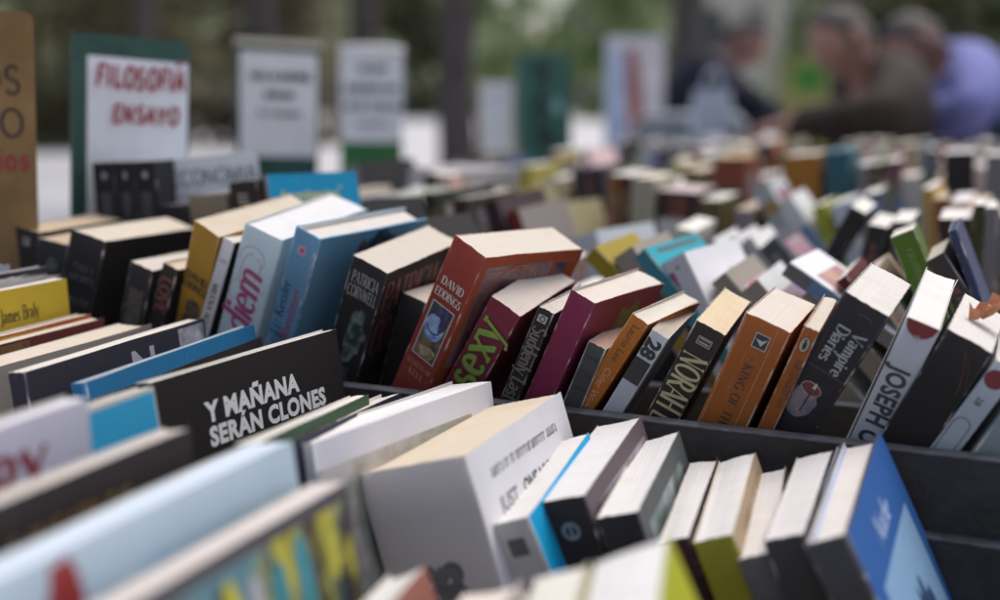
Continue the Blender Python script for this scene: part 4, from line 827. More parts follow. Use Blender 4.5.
def on_board(t, m, mat, name, x, z, lift=.001, parent=None, rot=0):
    c, s_ = math.cos(rot), math.sin(rot)
    V = [(x + vx * c - vy * s_, -lift - vz, z + vx * s_ + vy * c) for vx, vy, vz in m[0]]
    return link(name, V, m[1], mat, parent or t)
def sheet_on(t, x0, z0, x1, z1, mat, name='paper_sheet', curl=.002):
    m = MB(); n = 8; k = 0
    for i in range(n + 1):
        for j in range(n + 1):
            u, v = i / n, j / n; m.v.append((x0 + (x1 - x0) * u, -.0008 - curl * (math.sin(3 * u + 2 * v) * .3 + .4) * (v ** 2), z0 + (z1 - z0) * (1 - v)))
    m.f = [(i * (n + 1) + j, (i + 1) * (n + 1) + j, (i + 1) * (n + 1) + j + 1, i * (n + 1) + j + 1) for i in range(n) for j in range(n)]; m.i = [0] * len(m.f)
    return m.build(name, mat, t, True)
GREEN = plain('dark green board', (.025, .085, .065), .5, .25, 25); PAPER = plain('white paper', (.85, .87, .92), .8, .05, 20)
REDM = ink((.34, .03, .045)); CARD = plain('brown cardboard', (.27, .165, .075), .85, .22, 14)
t, w, h = board('cardboard_sign', 'brown cardboard sign with dark handwriting at the far left edge', (-150, 0), (33, 13), (-118, 235), 1.05, 1.12, 1.05, -.31, CARD, .006)
mk = plain('marker ink', (.035, .02, .02), .6, .2)
rs = random.Random(5)
on_board(t, pen('LIBROS', .026, .11, .1, 0, track=.12, jitter=.02, rnd=rs), mk, 'marker_lettering', w - .119, -.076, .0006)
on_board(t, pen('NUEVO', .026, .11, .1, 0, track=.12, jitter=.02, rnd=rs), mk, 'marker_lettering', w - .118, -.117, .0006)
on_board(t, pen('Precios', .021, .15, .14, 0, track=.1, jitter=.02, rnd=rs), REDM, 'marker_lettering', w - .084, -.148, .0006)
t, w, h = board('clipboard_sign', 'dark green board with a sheet reading FILOSOFÍA ENSAYO in red capitals', (72, 31), (190, 43), (92, 190), 1.27, 1.34, 1.27, -.31, GREEN)
p_ = sheet_on(t, .016, -.225, w - .002, -.024, PAPER)
tx = pen('FILOSOFIA', .0225, .24, .22, 0, slant=.12, track=.2, jitter=.035, sx=.88, rnd=rs); k = (w - .03) / tx[2]
on_board(t, ([(v[0] * k, v[1], v[2]) for v in tx[0]], tx[1], 0), REDM, 'marker_lettering', .025, -.056, .005, p_)
on_board(t, ([(0, 0, 0), (.003, -.001, 0), (.009, .008, 0), (.006, .009, 0)], [(0, 1, 2, 3)], 0), REDM, 'accent_mark', .112, -.029, .005, p_)
tx = pen('ENSAYO', .0185, .24, .22, 0, slant=.12, track=.2, jitter=.035, rnd=rs); k = .076 / tx[2]
on_board(t, ([(v[0] * k, v[1], v[2]) for v in tx[0]], tx[1], 0), REDM, 'marker_lettering', .042, -.094, .005, p_)
t, w, h = board('label_card', 'white card reading ECONOMÍA propped before the green FILOSOFÍA board', (153, 161), (257, 152), (156, 206), 1.26, 1.28, 1.26, -.31, plain('white card', (.84, .86, .9), .7, .05, 20), .003)
on_board(t, pen('ECONOMIA', .0165, .16, .14, 0, track=.1, jitter=.01, sx=.88, rnd=rs), ink((.22, .27, .26)), 'marker_lettering', .017, -.030, .0006)
on_board(t, shift(scribble(.03, .006, rs, .8), 0, 0), ink((.3, .33, .34)), 'small_lettering', .017, -.044, .0006)
for i in range(3):   # a boxed set in front of the sign
    x0 = 91.5 + i * 20.4
    b = name_it(spine_book((x0, 163 - i * .6), (x0 + 20, 163 - i * .6), .965, FL_M, .04, (.022, .022, .028), simple=True, yaw=-12, pages=(.2, .19, .19)), ('leftmost', 'middle', 'rightmost')[i] + ' of three matching black volumes before the FILOSOFÍA board', 'matching black volumes')
    dec(b, 'spine', ell(0, 0, .0035, .004, 10), ink((.3, .3, .33)), 'publisher_emblem', 0, .014)
    dec(b, 'spine', rect(-.006, -.05, .006, 0), ink((.05, .05, .065)), 'spine_panel', 0, .032)
t, w, h = board('section_sign', 'white framed sign with printed lines on dark green board, second from left', (237, 42), (320, 47), (240, 150), 2.0, 2.06, 2.0, -.31, GREEN, rnd=.004)
m = MB(); m.box(-.004, -.004, -.003, w + .004, .009, .007, 0, .002); m.build('top_rail', plain('cream rail', (.6, .55, .46)), t)
p_ = sheet_on(t, .005, -.192, w - .004, -.013, plain('grey white paper', (.84, .84, .86), .8, .05, 20))
for zz, ww, cc, cap in ((-.060, .10, .02, .013), (-.092, .05, .02, .013), (-.122, .07, .1, .009)): on_board(t, scribble(ww, cap, rs, .9, .34), ink((cc, cc, cc)), 'printed_lettering', (w - ww) / 2, zz, .004, p_)
t, w, h = board('section_sign', 'white sign with curled top sheet and a bright green lower board, third from left', (340, 48), (403, 50), (342, 140), 2.6, 2.64, 2.6, -.31, plain('bright green board', (.03, .17, .05), .5, .2, 20), rnd=.004)
p_ = sheet_on(t, .0, -.205, w, .006, PAPER, 'paper_sheet', .004)
for zz, ww, cc, cap in ((-.05, .06, .02, .016), (-.094, .12, .02, .016), (-.134, .12, .02, .016), (-.17, .08, .2, .010)): on_board(t, scribble(ww, cap, rs, .9, .34), ink((cc, cc, cc * 1.1)), 'printed_lettering', (w - ww) / 2, zz, .006, p_)
m = MB(); m.tube([(0, -.004, -.002), (w * .3, -.010, .003), (w * .7, -.010, .003), (w, -.004, -.002)], .006, 8); m.build('curled_edge', PAPER, t, True)
t, w, h = board('framed_sign', 'tan framed white notice behind the far books, left of the green board', (477, 79), (516, 79), (478, 150), 3.5, 3.5, 3.5, -.31, plain('tan wood frame', (.42, .30, .2), .6, .2, 20), .012, rnd=.003)
sheet_on(t, .010, -.22, w - .010, -.010, PAPER)
on_board(t, scribble(.07, .012, rs, .9), ink((.45, .5, .55)), 'printed_lettering', .025, -.06, .006)
t, w, h = board('green_board', 'tall dark green board with shadowy marks standing at the far stall edge', (518, 54), (570, 53), (519, 160), 3.3, 3.36, 3.3, -.31, plain('teal green board', (.03, .12, .095), .5, .2, 12), .03, rnd=.008)
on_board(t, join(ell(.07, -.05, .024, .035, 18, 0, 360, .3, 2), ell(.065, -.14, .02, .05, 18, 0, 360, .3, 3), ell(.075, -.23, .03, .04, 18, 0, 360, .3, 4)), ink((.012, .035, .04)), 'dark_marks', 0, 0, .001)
on_board(t, ell(0, 0, .014, .02, 16, 0, 360, .2, 2), ink((.3, .5, .5)), 'pale_marks', .118, -.15, .001)
t, w, h = board('poster_board', 'red, white and blue striped poster board standing beyond the table', (606, 36), (664, 36), (614, 150), 4.6, 4.6, 4.6, -1.1, plain('board grey white', (.72, .73, .76), .6, .1, 6), .02, rnd=.004)
on_board(t, rect(.005, -.45, .085, -.06), plain('poster blue', (.5, .58, .75), .6, .25, 10), 'blue_stripe', 0, 0, .0015)
on_board(t, ([(.08, -.05, 0), (.12, -.05, 0), (.17, -.42, 0), (.10, -.42, 0)], [(0, 1, 2, 3)], 0), plain('poster red', (.48, .14, .10), .6, .3, 14), 'red_stripe', 0, 0, .002)
on_board(t, ([(.135, -.02, 0), (.23, -.02, 0), (.232, -.45, 0), (.185, -.42, 0)], [(0, 1, 2, 3)], 0), plain('poster pinkish white', (.8, .72, .72), .6, .12, 8), 'white_stripe', 0, 0, .0015)
t, w, h = board('notice_board', 'yellow green notice board glimpsed between the people', (783, 58), (830, 57), (784, 98), 5.2, 5.2, 5.2, -1.195, plain('yellow board frame', (.33, .34, .10), .6, .2, 10), .02, rnd=.006)
on_board(t, ell(.12, -.09, .075, .06, 22, 0, 360, .08, 3), plain('leaf green print', (.06, .26, .03), .6, .25, 12), 'green_print', 0, 0, .002)
# crowd barrier with pale grey sheeting
br = thing('metal_barrier', 'pale blue grey barrier with upright bars beyond the far books', 'barrier', Matrix.Translation(at(634, 300, 4.3) * 1))
br.location.z = 0; br.rotation_euler.z = math.radians(-8)
STEEL = plain('galvanised steel', (.40, .43, .47), .4, .15, 15, 0, .3)
m = MB(); m.tube([(0, 0, .02), (0, 0, 1.08), (.02, 0, 1.1), (.36, 0, 1.1), (.38, 0, 1.08), (.38, 0, .02)], .018); m.tube([(0, 0, .2), (.38, 0, .2)], .014); m.build('frame', STEEL, br, True)
m = MB()
for i in range(9): m.tube([(.04 + i * .0375, 0, .2), (.04 + i * .0375, 0, 1.09)], .007, 6)
m.build('bars', STEEL, br, True)
m = MB()
for i in range(13):
    for j in range(7): m.v.append((.01 + .36 * i / 12, .02 + .008 * math.sin(i * 1.7 + j * .4), .25 + .82 * j / 6))
m.f = [(i * 7 + j, (i + 1) * 7 + j, (i + 1) * 7 + j + 1, i * 7 + j + 1) for i in range(12) for j in range(6)]; m.i = [0] * len(m.f)
m.build('sheeting', plain('grey blue sheeting', (.30, .35, .42), .7, .15, 10), br, True)
# ------------------------------------------------------------------ trees and hedges
BARK = plain('grey brown bark', (.085, .074, .070), .9, .45, 9, .8)
def leafmat(c):
    m = plain('leaves', c, .6, .5, 1.3)
    if 'done' in m: return m
    m['done'] = 1; nt = m.node_tree; p = nt.nodes['Principled BSDF']; tr = nt.nodes.new('ShaderNodeBsdfTranslucent'); mx = nt.nodes.new('ShaderNodeMixShader')
    tr.inputs[0].default_value = (min(1, c[0] * 2.8), min(1, c[1] * 2.7), c[2] * 2.2, 1); mx.inputs[0].default_value = .6
    nt.links.new(p.outputs[0], mx.inputs[1]); nt.links.new(tr.outputs[0], mx.inputs[2]); nt.links.new(mx.outputs[0], nt.nodes['Material Output'].inputs[0]); return m
def crown(name, parent, center_, rx, ry, rz, n, size, mat, seed, hollow=.35):
    rr = random.Random(seed); m = MB()
    cl_ = [(rr.gauss(0, .5), rr.gauss(0, .5), rr.gauss(0, .5), rr.uniform(.16, .36)) for _ in range(38)]
    for _ in range(n):
        q = rr.choice(cl_); p = [q[k] + rr.gauss(0, q[3] * .55) for k in range(3)]
        L = math.sqrt(sum(x * x for x in p))
        if L > 1.15: p = [x / L * 1.1 for x in p]
        P = Vector((center_[0] + p[0] * rx, center_[1] + p[1] * ry, center_[2] + p[2] * rz))
        a = Vector((rr.gauss(0, 1), rr.gauss(0, 1), rr.gauss(0, .6))).normalized(); b2 = a.orthogonal().normalized(); s_ = size * rr.uniform(.6, 1.4)
        m.add([P + a * s_, P + b2 * s_ * .45, P - a * s_, P - b2 * s_ * .45], [(0, 1, 2, 3)])
    return m.build(name, mat, parent)
def tree(label, x, y, rad, hgt, lean, cr, leaf, seed, n=1700, size=.12, group='plane trees in the park behind the stall'):
    rr = random.Random(seed); t = thing('plane_tree', label, 'tree', Matrix.Translation((x, y, 0)), group)
    m = MB(); pts = [(lean * (z / hgt) ** 1.5 + rr.uniform(-.04, .04), rr.uniform(-.05, .05), z) for z in [hgt * i / 9 for i in range(10)]]
    m.tube(pts, [rad * (1.35 if i == 0 else 1.05 if i == 1 else 1 - .05 * i) for i in range(10)], 14)
    m.build('trunk', BARK, t, True)
    for i in range(5):
        a = i * 1.257 + rr.uniform(-.4, .4); z0 = hgt * rr.uniform(.72, .98); k = rr.uniform(.7, 1.1)
        o = Vector(pts[min(9, int(z0 / hgt * 9))]); m = MB(); e = o + Vector((math.cos(a) * cr * .6 * k, math.sin(a) * cr * .6 * k, cr * .5))
        m.tube([o, o.lerp(e, .5) + Vector((0, 0, .15 * cr)), e], [rad * .45, rad * .3, rad * .12], 8); m.build('limb', BARK, t, True)
    crown('crown', t, (lean, 0, hgt + cr * .45), cr, cr, cr * .62, n, size, leaf, seed)
    return t
LG, LD, LY = leafmat((.085, .115, .045)), leafmat((.07, .08, .045)), leafmat((.10, .13, .045))
for (px, F, wpx, label, lf2, s_) in ((458, 9.5, 40, 'dark tree trunk standing between the white sign and the tan framed notice', LG, 1), (686, 10.5, 38, 'dark tree trunk behind the browsing people', LG, 2), (268, 12, 40, 'broad dark trunk behind the second section sign', LD, 3),
        (366, 14, 34, 'trunk in shade behind the third section sign', LD, 4), (150, 19, 26, 'slender trunk behind the FILOSOFÍA board', LD, 5), (833, 15, 30, 'trunk half hidden behind the man in the brown jacket', LD, 6)):
    p = at(px, 100, F); tree(label, p.x, F, wpx / 2 / FPX * F, 5.2, (R.random() - .5) * .3, 3.2, lf2, s_ + 20)
def hedge(label, px0, px1, F, hgt, mat, n, seed, dep=2.0, size=.16, name='hedge', z0=0.):
    a, b2 = at(px0, 100, F), at(px1, 100, F); c = (a.x + b2.x) / 2
    t = thing(name, label, 'hedge', Matrix.Translation((c, F, 0)), 'shrubs at the back of the park')
    rr = random.Random(seed); m = MB(); w2 = (b2.x - a.x) / 2
    for i in range(5):
        x = rr.uniform(-.8, .8) * w2; m.tube([(x, 0, 0), (x + .1, .1, hgt * .5), (x + rr.uniform(-.4, .4), 0, hgt * .85)], [.09, .07, .03], 7)
    m.build('stems', BARK, t, True)
    m = MB()
    bl = [(rr.uniform(-1, 1), rr.uniform(-1, 1), rr.uniform(.0, 1) ** .8, rr.uniform(.25, .6)) for _ in range(60)]
    for _ in range(n):
        q = rr.choice(bl)
        P = Vector((q[0] * w2 + rr.gauss(0, q[3]) * max(.9, w2 / 6), q[1] * dep / 2 + rr.gauss(0, .3), max(.05, z0 + (hgt - z0) * q[2] * (.8 + .2 * math.sin(q[0] * 5 + seed)) + rr.gauss(0, q[3] * .7))))
        u = Vector((rr.gauss(0, 1), rr.gauss(0, 1), rr.gauss(0, .7))).normalized(); v = u.orthogonal().normalized(); s2 = size * rr.uniform(.6, 1.5)
        m.add([P + u * s2, P + v * s2 * .55, P - u * s2, P - v * s2 * .55], [(0, 1, 2, 3)])
    m.build('foliage', mat, t); return t
hedge('dull olive shrubbery in shade behind the cardboard sign', -80, 150, 24, 7.5, leafmat((.11, .105, .07)), 4200, 1)
hedge('dark brownish green shrubbery behind the first two section signs', 130, 335, 26, 8, leafmat((.11, .10, .075)), 4600, 2)
hedge('dark green shrubbery behind the third section sign', 320, 480, 50, 13, leafmat((.10, .105, .07)), 3600, 3, size=.3)
hedge('sunlit green bush above the dark green board', 470, 640, 50, 9, leafmat((.12, .17, .08)), 1500, 4, size=.3)
hedge('sparse pale shrub left of the brown jacket', 785, 850, 40, 7, LG, 1800, 5)
hedge('dark olive shrubbery at the upper right corner', 830, 1075, 27, 6.5, LD, 5600, 6)
# a grassy bank added as a brighter backdrop, its ridge dipped to show sky
V, F = [], []; NX, NY = 90, 14
for i in range(NX + 1):
    for j in range(NY + 1):
        x = -75 + 150 * i / NX; v = j / NY; y = 62 + 60 * v
        V.append((x, y, (20 - 14.2 * math.exp(-((x - 3.2) / 6) ** 2)) * v * v * (3 - 2 * v) + .7 * noise.noise(Vector((x * .12, y * .12, 1))) * min(1, 4 * v) - .02))
F = [(i * (NY + 1) + j, (i + 1) * (NY + 1) + j, (i + 1) * (NY + 1) + j + 1, i * (NY + 1) + j + 1) for i in range(NX) for j in range(NY)]
tag(link('added_hill', V, F, plain('grassy bank', (.10, .12, .07), .95, .45, .25, .5), smooth=True), kind='structure')
# pale wall between the trees, and a low dark wall at the back of the paving
pw = tag(link('park_house', *(lambda m: (m.v, m.f, [plain('pale plaster', (.50, .48, .42), .9, .12, .6)]))((lambda m: (m.box(0, 0, 0, 5.2, 5, 6.2), m)[1])(MB()))), 'pale plastered building beyond the trees on the right', 'building'); pw.location = (7.4, 46, 0)
for i in range(3):
    m = MB(); m.box(.5 + i * 1.6, -.03, 2.6, 1.4 + i * 1.6, .03, 4.4); f_ = m.build('window', plain('window frame', (.4, .38, .34)), pw)
    m = MB(); m.box(.58 + i * 1.6, -.05, 2.7, 1.32 + i * 1.6, -.031, 4.3); m.build('pane', plain('window glass', (.06, .07, .08), .15), f_)
m = MB(); m.box(-46, 0, 0, 50, .4, 1.35, 0, .02); m.box(-46, -.05, 1.351, 50, .45, 1.45, 0, .02)
o = m.build('low_wall', plain('dark stone wall', (.16, .155, .165), .9, .35, 2, .5)); o.location = (0, 58, 0); tag(o, 'low dark stone wall running along the back of the paving', 'wall')
hedge('long bank of foliage closing the park on the left', -260, 455, 75, 14, leafmat((.12, .13, .08)), 5200, 9, 4, .45)
hedge('long bank of foliage closing the park behind the people', 640, 1260, 75, 14, leafmat((.12, .13, .08)), 4600, 10, 4, .45)

# ------------------------------------------------------------------ people
def skin_mesh(verts, edges, radii, sub=2, root=0):
    me = bpy.data.meshes.new('tmp'); me.from_pydata([tuple(v) for v in verts], edges, []); ob = bpy.data.objects.new('tmp', me); COL.objects.link(ob)
    ob.modifiers.new('s', 'SKIN'); 
    for i, r in enumerate(radii):
        sv = me.skin_vertices[0].data[i]; sv.radius = (r, r) if not isinstance(r, tuple) else r; sv.use_root = i == root
    ob.modifiers.new('u', 'SUBSURF').levels = sub; ob.modifiers['u'].render_levels = sub
    dg = bpy.context.evaluated_depsgraph_get(); me2 = bpy.data.meshes.new_from_object(ob.evaluated_get(dg))
    bpy.data.objects.remove(ob); bpy.data.meshes.remove(me); return me2
def chain(V, E, Rr, start, pts):
    last = start; ids = []
    for p, r in pts:
        V.append(Vector(p)); Rr.append(r); 
        if last is not None: E.append((last, len(V) - 1))
        last = len(V) - 1; ids.append(last)
    return ids
SKIN = plain('skin', (.36, .19, .145), .5, .1, 30)
def person(label, base, face, J, top, trousers, hairc, bald=False, hair_n=1):
    """J: joints in metres relative to base: pelvis, waist, chest, neck, head, shoulder/elbow/wrist and hip/knee/ankle for near and far side."""
    t = thing('person', label, 'person', Matrix.Translation(base))
    V, E, Rr = [], [], []
    f = Vector(face).normalized(); H = Vector(J['head']); nk = Vector(J['neck']); up = (H - nk).normalized(); f = (f - up * f.dot(up)).normalized(); sd_ = up.cross(f)
    sp = chain(V, E, Rr, None, [(J['pelvis'], .12), (J['waist'], .11), (J['chest'], .115), (J['neck'], .062), (H - up * .05 + f * .012, .066), (H + up * .005, .086), (H + up * .07 - f * .01, .066)])
    for s in ('near', 'far'):
        sh, el, wr = (Vector(J[s + k]) for k in ('_shoulder', '_elbow', '_wrist'))
        a = chain(V, E, Rr, sp[2], [(sh, .062), (sh.lerp(el, .5), .05), (el, .042), (el.lerp(wr, .45), .041), (wr, .028)])
        d = (wr - el).normalized(); dn = Vector((0, 0, -1)); sw = d.cross(dn); sw = sw.normalized() if sw.length > .1 else Vector((0, 1, 0)); dn = sw.cross(d).normalized() * -1
        palm = chain(V, E, Rr, a[-1], [(wr + d * .05, .026)])
        for k, ln in enumerate((.072, .082, .077, .06)):
            o = wr + d * .085 + sw * (.026 - .0175 * k)
            chain(V, E, Rr, palm[0], [(o, .0095), (o + d * ln * .45 + Vector((0, 0, -.006)), .0088), (o + d * ln * .8 + Vector((0, 0, -.024)), .0078), (o + d * ln * .95 + Vector((0, 0, -.042)), .0066)])
        o = wr + d * .035 + sw * .034
        chain(V, E, Rr, palm[0], [(o, .011), (o + d * .03 + sw * .018 + Vector((0, 0, -.012)), .0095), (o + d * .055 + sw * .016 + Vector((0, 0, -.03)), .008)])
        hp, kn, an = (Vector(J[s + k]) for k in ('_hip', '_knee', '_ankle'))
        chain(V, E, Rr, sp[0], [(hp, .095), (hp.lerp(kn, .5), .08), (kn, .058), (kn.lerp(an, .4), .055), (an, .038), (an + f * .02 * 0 + Vector((f.x, f.y, 0)).normalized() * .09 + Vector((0, 0, -.05)), .036), (an + Vector((f.x, f.y, 0)).normalized() * .17 + Vector((0, 0, -.06)), .026)])
    me = skin_mesh(V, E, Rr, 3)
    def head_r(q):
        a, b2, c = q.dot(f), q.dot(sd_), q.dot(up)
        L = q.length or 1; a, b2, c = a / L, b2 / L, c / L
        dn = max(0, -c)
        k = 1 / math.sqrt((a / (.094 - .004 * dn)) ** 2 + (b2 / (.073 - .013 * dn)) ** 2 + (c / .114) ** 2)
        if a > 0:
            el = math.atan2(c, a); az = math.atan2(b2, a)
            k += .026 * math.exp(-((el + .16) / .15) ** 2 - (az / .15) ** 2) + .012 * math.exp(-((el - .16) / .10) ** 2 - (az / .22) ** 2)   # nose, bridge
            k += .007 * math.exp(-((el + .85) / .18) ** 2 - (az / .45) ** 2) + .005 * math.exp(-((el - .38) / .12) ** 2 - (az / .6) ** 2)   # chin, brow
            k -= .007 * math.exp(-((el - .12) / .12) ** 2) * math.exp(-((abs(az) - .38) / .14) ** 2) + .003 * math.exp(-((el + .52) / .05) ** 2 - (az / .3) ** 2)   # sockets, mouth
        return k
    for v in me.vertices:
        q = v.co - H; c = q.dot(up)
        if q.length < .2 and c > -.13:
            w = min(1, max(0, (c + .13) / .05)); n_ = q.normalized()
            if c < -.08 and q.dot(f) < .02: w *= .0
            v.co = v.co.lerp(H + n_ * head_r(n_), w)
    me.materials.clear(); me.materials.append(SKIN)
    for p in me.polygons: p.use_smooth = True
    body = bpy.data.objects.new('body', me); COL.objects.link(body); body.parent = t
    for s in (1, -1):   # eyes, ears
        m = MB(); bm = bmesh.new(); bmesh.ops.create_uvsphere(bm, u_segments=10, v_segments=8, radius=.012)
        ev_ = (f * .9 + sd_ * s * .34 + up * .11).normalized(); m.add([w.co + H + ev_ * (head_r(ev_) - .0095) for w in bm.verts], [[w.index for w in q.verts] for q in bm.faces]); bm.free(); m.build('eye', plain('eye', (.25, .22, .2), .2), body, True)
        m = MB(); bm = bmesh.new(); bmesh.ops.create_uvsphere(bm, u_segments=10, v_segments=8, radius=1)
        m.add([H + f * (w.co.x * .02 - .01) + sd_ * (s * .079 + w.co.y * .008) + up * (w.co.z * .032 - .005) for w in bm.verts], [[w.index for w in q.verts] for q in bm.faces]); bm.free(); m.build('ear', SKIN, body, True)
    m = MB(); m.tube([H + n_ * (head_r(n_) - .001) for n_ in [(f * .86 + sd_ * k_ - up * .48).normalized() for k_ in (-.24, -.12, 0, .12, .24)]], [.002, .004, .0045, .004, .002], 8); m.build('mouth', plain('lips', (.34, .13, .11), .4), body, True)
    # hair: a cap of the head's own shape, lifted, with an uneven edge
    bm = bmesh.new(); bmesh.ops.create_uvsphere(bm, u_segments=28, v_segments=20, radius=1)
    for w in bm.verts:
        k = 1 + .05 * noise.noise(w.co * 5); n_ = (f * w.co.x + sd_ * w.co.y + up * w.co.z).normalized(); w.co = H + n_ * (1 / math.sqrt((n_.dot(f) / .094) ** 2 + (n_.dot(sd_) / .073) ** 2 + (n_.dot(up) / .114) ** 2) + .006 * k + .004 * noise.noise(w.co * 9))
    dele = [w for w in bm.verts for q in [w.co - H] if (q.dot(f) > .03 + .5 * max(0, q.dot(up) - .05) and q.dot(up) < .112) or q.dot(up) < -.055 + .03 * (q.dot(f) > 0) + .012 * noise.noise(q * 40) or (bald and q.dot(up) > .07 + .02 * noise.noise(q * 30))]
    bmesh.ops.delete(bm, geom=dele, context='VERTS'); bm.verts.index_update()
    m = MB(); m.add([w.co.copy() for w in bm.verts], [[w.index for w in q.verts] for q in bm.faces]); bm.free(); hr = m.build('hair', plain('hair', hairc, .7, .35, 60), t, True)
    so_ = hr.modifiers.new('thickness', 'SOLIDIFY'); so_.thickness = .008
    # clothes
    V, E, Rr = [], [], []
    sp = chain(V, E, Rr, None, [(J['pelvis'], .18), (J['waist'], .17), (J['chest'], .185), (Vector(J['chest']).lerp(nk, .7), .14), (nk + up * .0, .095)])
    for s in ('near', 'far'):
        sh, el, wr = (Vector(J[s + k]) for k in ('_shoulder', '_elbow', '_wrist'))
        chain(V, E, Rr, sp[2], [(sh, .115), (sh.lerp(el, .5), .095), (el, .082), (el.lerp(wr, .5), .072), (el.lerp(wr, .97), .06)])
    me = skin_mesh(V, E, Rr); tp = bpy.data.objects.new('jacket', me); me.materials.clear(); me.materials.append(top)
    for v in me.vertices: v.co += Vector((noise.noise(v.co * 9), noise.noise(v.co * 9 + Vector((5, 0, 0))), noise.noise(v.co * 9 + Vector((0, 5, 0))))) * .008
    for p in me.polygons: p.use_smooth = True
    COL.objects.link(tp); tp.parent = t
    V, E, Rr = [], [], []
    a = chain(V, E, Rr, None, [(J['pelvis'], .15)])
    for s in ('near', 'far'):
        hp, kn, an = (Vector(J[s + k]) for k in ('_hip', '_knee', '_ankle'))
        chain(V, E, Rr, a[0], [(hp, .11), (hp.lerp(kn, .5), .095), (kn, .075), (kn.lerp(an, .5), .068), (an + Vector((0, 0, .02)), .055)])
    me = skin_mesh(V, E, Rr); me.materials.clear(); me.materials.append(trousers)
    for p in me.polygons: p.use_smooth = True
    tr = bpy.data.objects.new('trousers', me); COL.objects.link(tr); tr.parent = t
    for s in ('near', 'far'):
        an = Vector(J[s + '_ankle']); g2 = Vector((f.x, f.y, 0)).normalized(); m = MB()
        m.tube([an - g2 * .05 + Vector((0, 0, -.045)), an + Vector((0, 0, -.035)), an + g2 * .1 + Vector((0, 0, -.052)), an + g2 * .19 + Vector((0, 0, -.06))], [.03, .05, .045, .025], 12); m.build('shoe', plain('shoe leather', (.03, .025, .02), .5), t, True)
    return t
def bent(hx, hz, pel=.93, reach=None, side=.2, far=None, off=(.12, -.12), sg0=1):
    """A standing figure that bends so its head is at (hx, 0, hz); base at the feet (x = 0); sg0 1 faces -x, -1 faces +x."""
    H = Vector((hx, 0, hz)); P = Vector((.06 * sg0, 0, pel)); nk = H + Vector((off[0] * sg0, 0, off[1])); ch = P.lerp(nk, .68) + Vector((.05 * sg0, 0, .05)); wa = P.lerp(nk, .3) + Vector((.03 * sg0, 0, .02))
    J = dict(pelvis=P, waist=wa, chest=ch, neck=nk, head=H)
    for s, sg in (('near', -1), ('far', 1)):
        sh = P.lerp(nk, .86) + Vector((.03 * sg0, sg * side, .01)); wr = Vector(reach if s == 'near' else (far or reach))
        if (wr - sh).length > .57: wr = sh + (wr - sh).normalized() * .57
        mid = sh.lerp(wr, .5); dl = (wr - sh).length; bend = math.sqrt(max(0, .29 ** 2 - (dl / 2) ** 2))
        J[s + '_shoulder'] = sh; J[s + '_elbow'] = mid + (Vector((.15 * sg0, -1, -.1)) if s == 'near' else Vector((.25 * sg0, sg * .3, -1))).normalized() * bend; J[s + '_wrist'] = wr
        J[s + '_hip'] = P + Vector((0, sg * .09, -.06)); J[s + '_knee'] = Vector((-.02 * sg0, sg * .1, .49)); J[s + '_ankle'] = Vector((.02 * sg0, sg * .11, .09))
    return J
def wx(px, py, F): return at(px, py, F)
def put(label, F, headpx, feetx, handpx, top, tr, hair, face=(-1, -.25, -.25), bald=False, farhand=None, pel=.93, off=(.12, -.12), sg0=1):
    h_ = wx(*headpx, F); base = Vector((wx(feetx, 100, F).x, F, 0)); hd = wx(*handpx, F - .15); fh = wx(*(farhand or handpx), F)
    J = bent(h_.x - base.x, h_.z, pel, reach=(hd.x - base.x, -.17, hd.z), far=(fh.x - base.x, .14, fh.z), off=off, sg0=sg0)
    return person(label, base, face, J, top, tr, hair, bald)
JE = plain('dark trousers', (.03, .032, .045), .8, .25, 40)
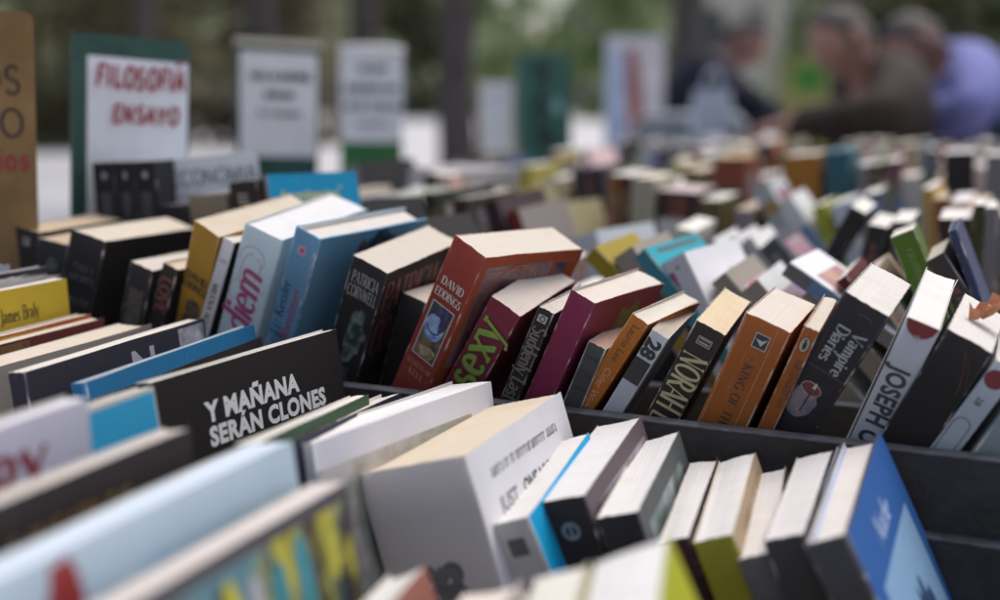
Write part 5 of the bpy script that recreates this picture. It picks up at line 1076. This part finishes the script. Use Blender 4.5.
put('person in a brown jacket bending left and reaching over the far books', 3.62, (843, 42), 866, (788, 126), plain('brown jacket cloth', (.04, .030, .026), .8, .25, 30, .2), JE, (.075, .062, .058), farhand=(848, 150), face=(-1, -.2, -.45), off=(.10, -.12))
put('person in a periwinkle blue shirt leaning down behind the brown jacket', 4.0, (914, 44), 936, (890, 130), plain('blue shirt cloth', (.20, .21, .46), .8, .2, 30, .2), JE, (.07, .058, .055), farhand=(930, 122), face=(-1, -.2, -.6), off=(.11, -.06))
put('person in dark navy clothes bent low over the far table on the left', 5.0, (744, 44), 690, (775, 118), plain('navy cloth', (.016, .016, .03), .8, .25, 30, .2), JE, (.025, .02, .02), face=(1, -.3, -.4), farhand=(770, 124), off=(.12, -.12), sg0=-1)
put('person in a grey blue jacket cut off by the right edge', 3.9, (1040, 54), 1066, (985, 124), plain('grey blue cloth', (.11, .14, .20), .8, .2, 30, .2), JE, (.06, .05, .05), farhand=(1004, 130))
bagm = Matrix.Translation(at(711, 140, 3.95)); bagm.translation.z = 1.2 + (90 - 138) / FPX * 3.95
bgt = thing('paper_bag', 'pale blue white carrier bag standing before the person in navy', 'bag', bagm)
m = MB(); nb = 20
for j in range(7):
    z = .165 * j / 6; s_ = 1 - .12 * (j / 6) ** 2
    m.v += [(.07 * math.copysign(abs(math.cos(a)) ** .5, math.cos(a)) * s_ + .004 * math.sin(j * 2 + i), .035 * math.copysign(abs(math.sin(a)) ** .5, math.sin(a)) * (1 - .5 * (j / 6) ** 2), z + (.012 * math.sin(i * 1.3) if j == 6 else 0)) for i in range(nb) for a in [2 * math.pi * i / nb]]
m.f = [(j * nb + i, j * nb + (i + 1) % nb, (j + 1) * nb + (i + 1) % nb, (j + 1) * nb + i) for j in range(6) for i in range(nb)] + [tuple(range(nb))[::-1]]; m.i = [0] * len(m.f)
m.build('bag_body', plain('pale plastic', (.52, .57, .66), .5, .1, 15), bgt, True)
for sg in (1, -1):
    m = MB(); m.tube([(-.03, sg * .015, .15), (-.025, sg * .016, .21), (.0, sg * .018, .235), (.025, sg * .016, .21), (.03, sg * .015, .15)], .004, 6); m.build('handle', plain('pale plastic', (.52, .57, .66), .5, .1, 15), bgt, True)
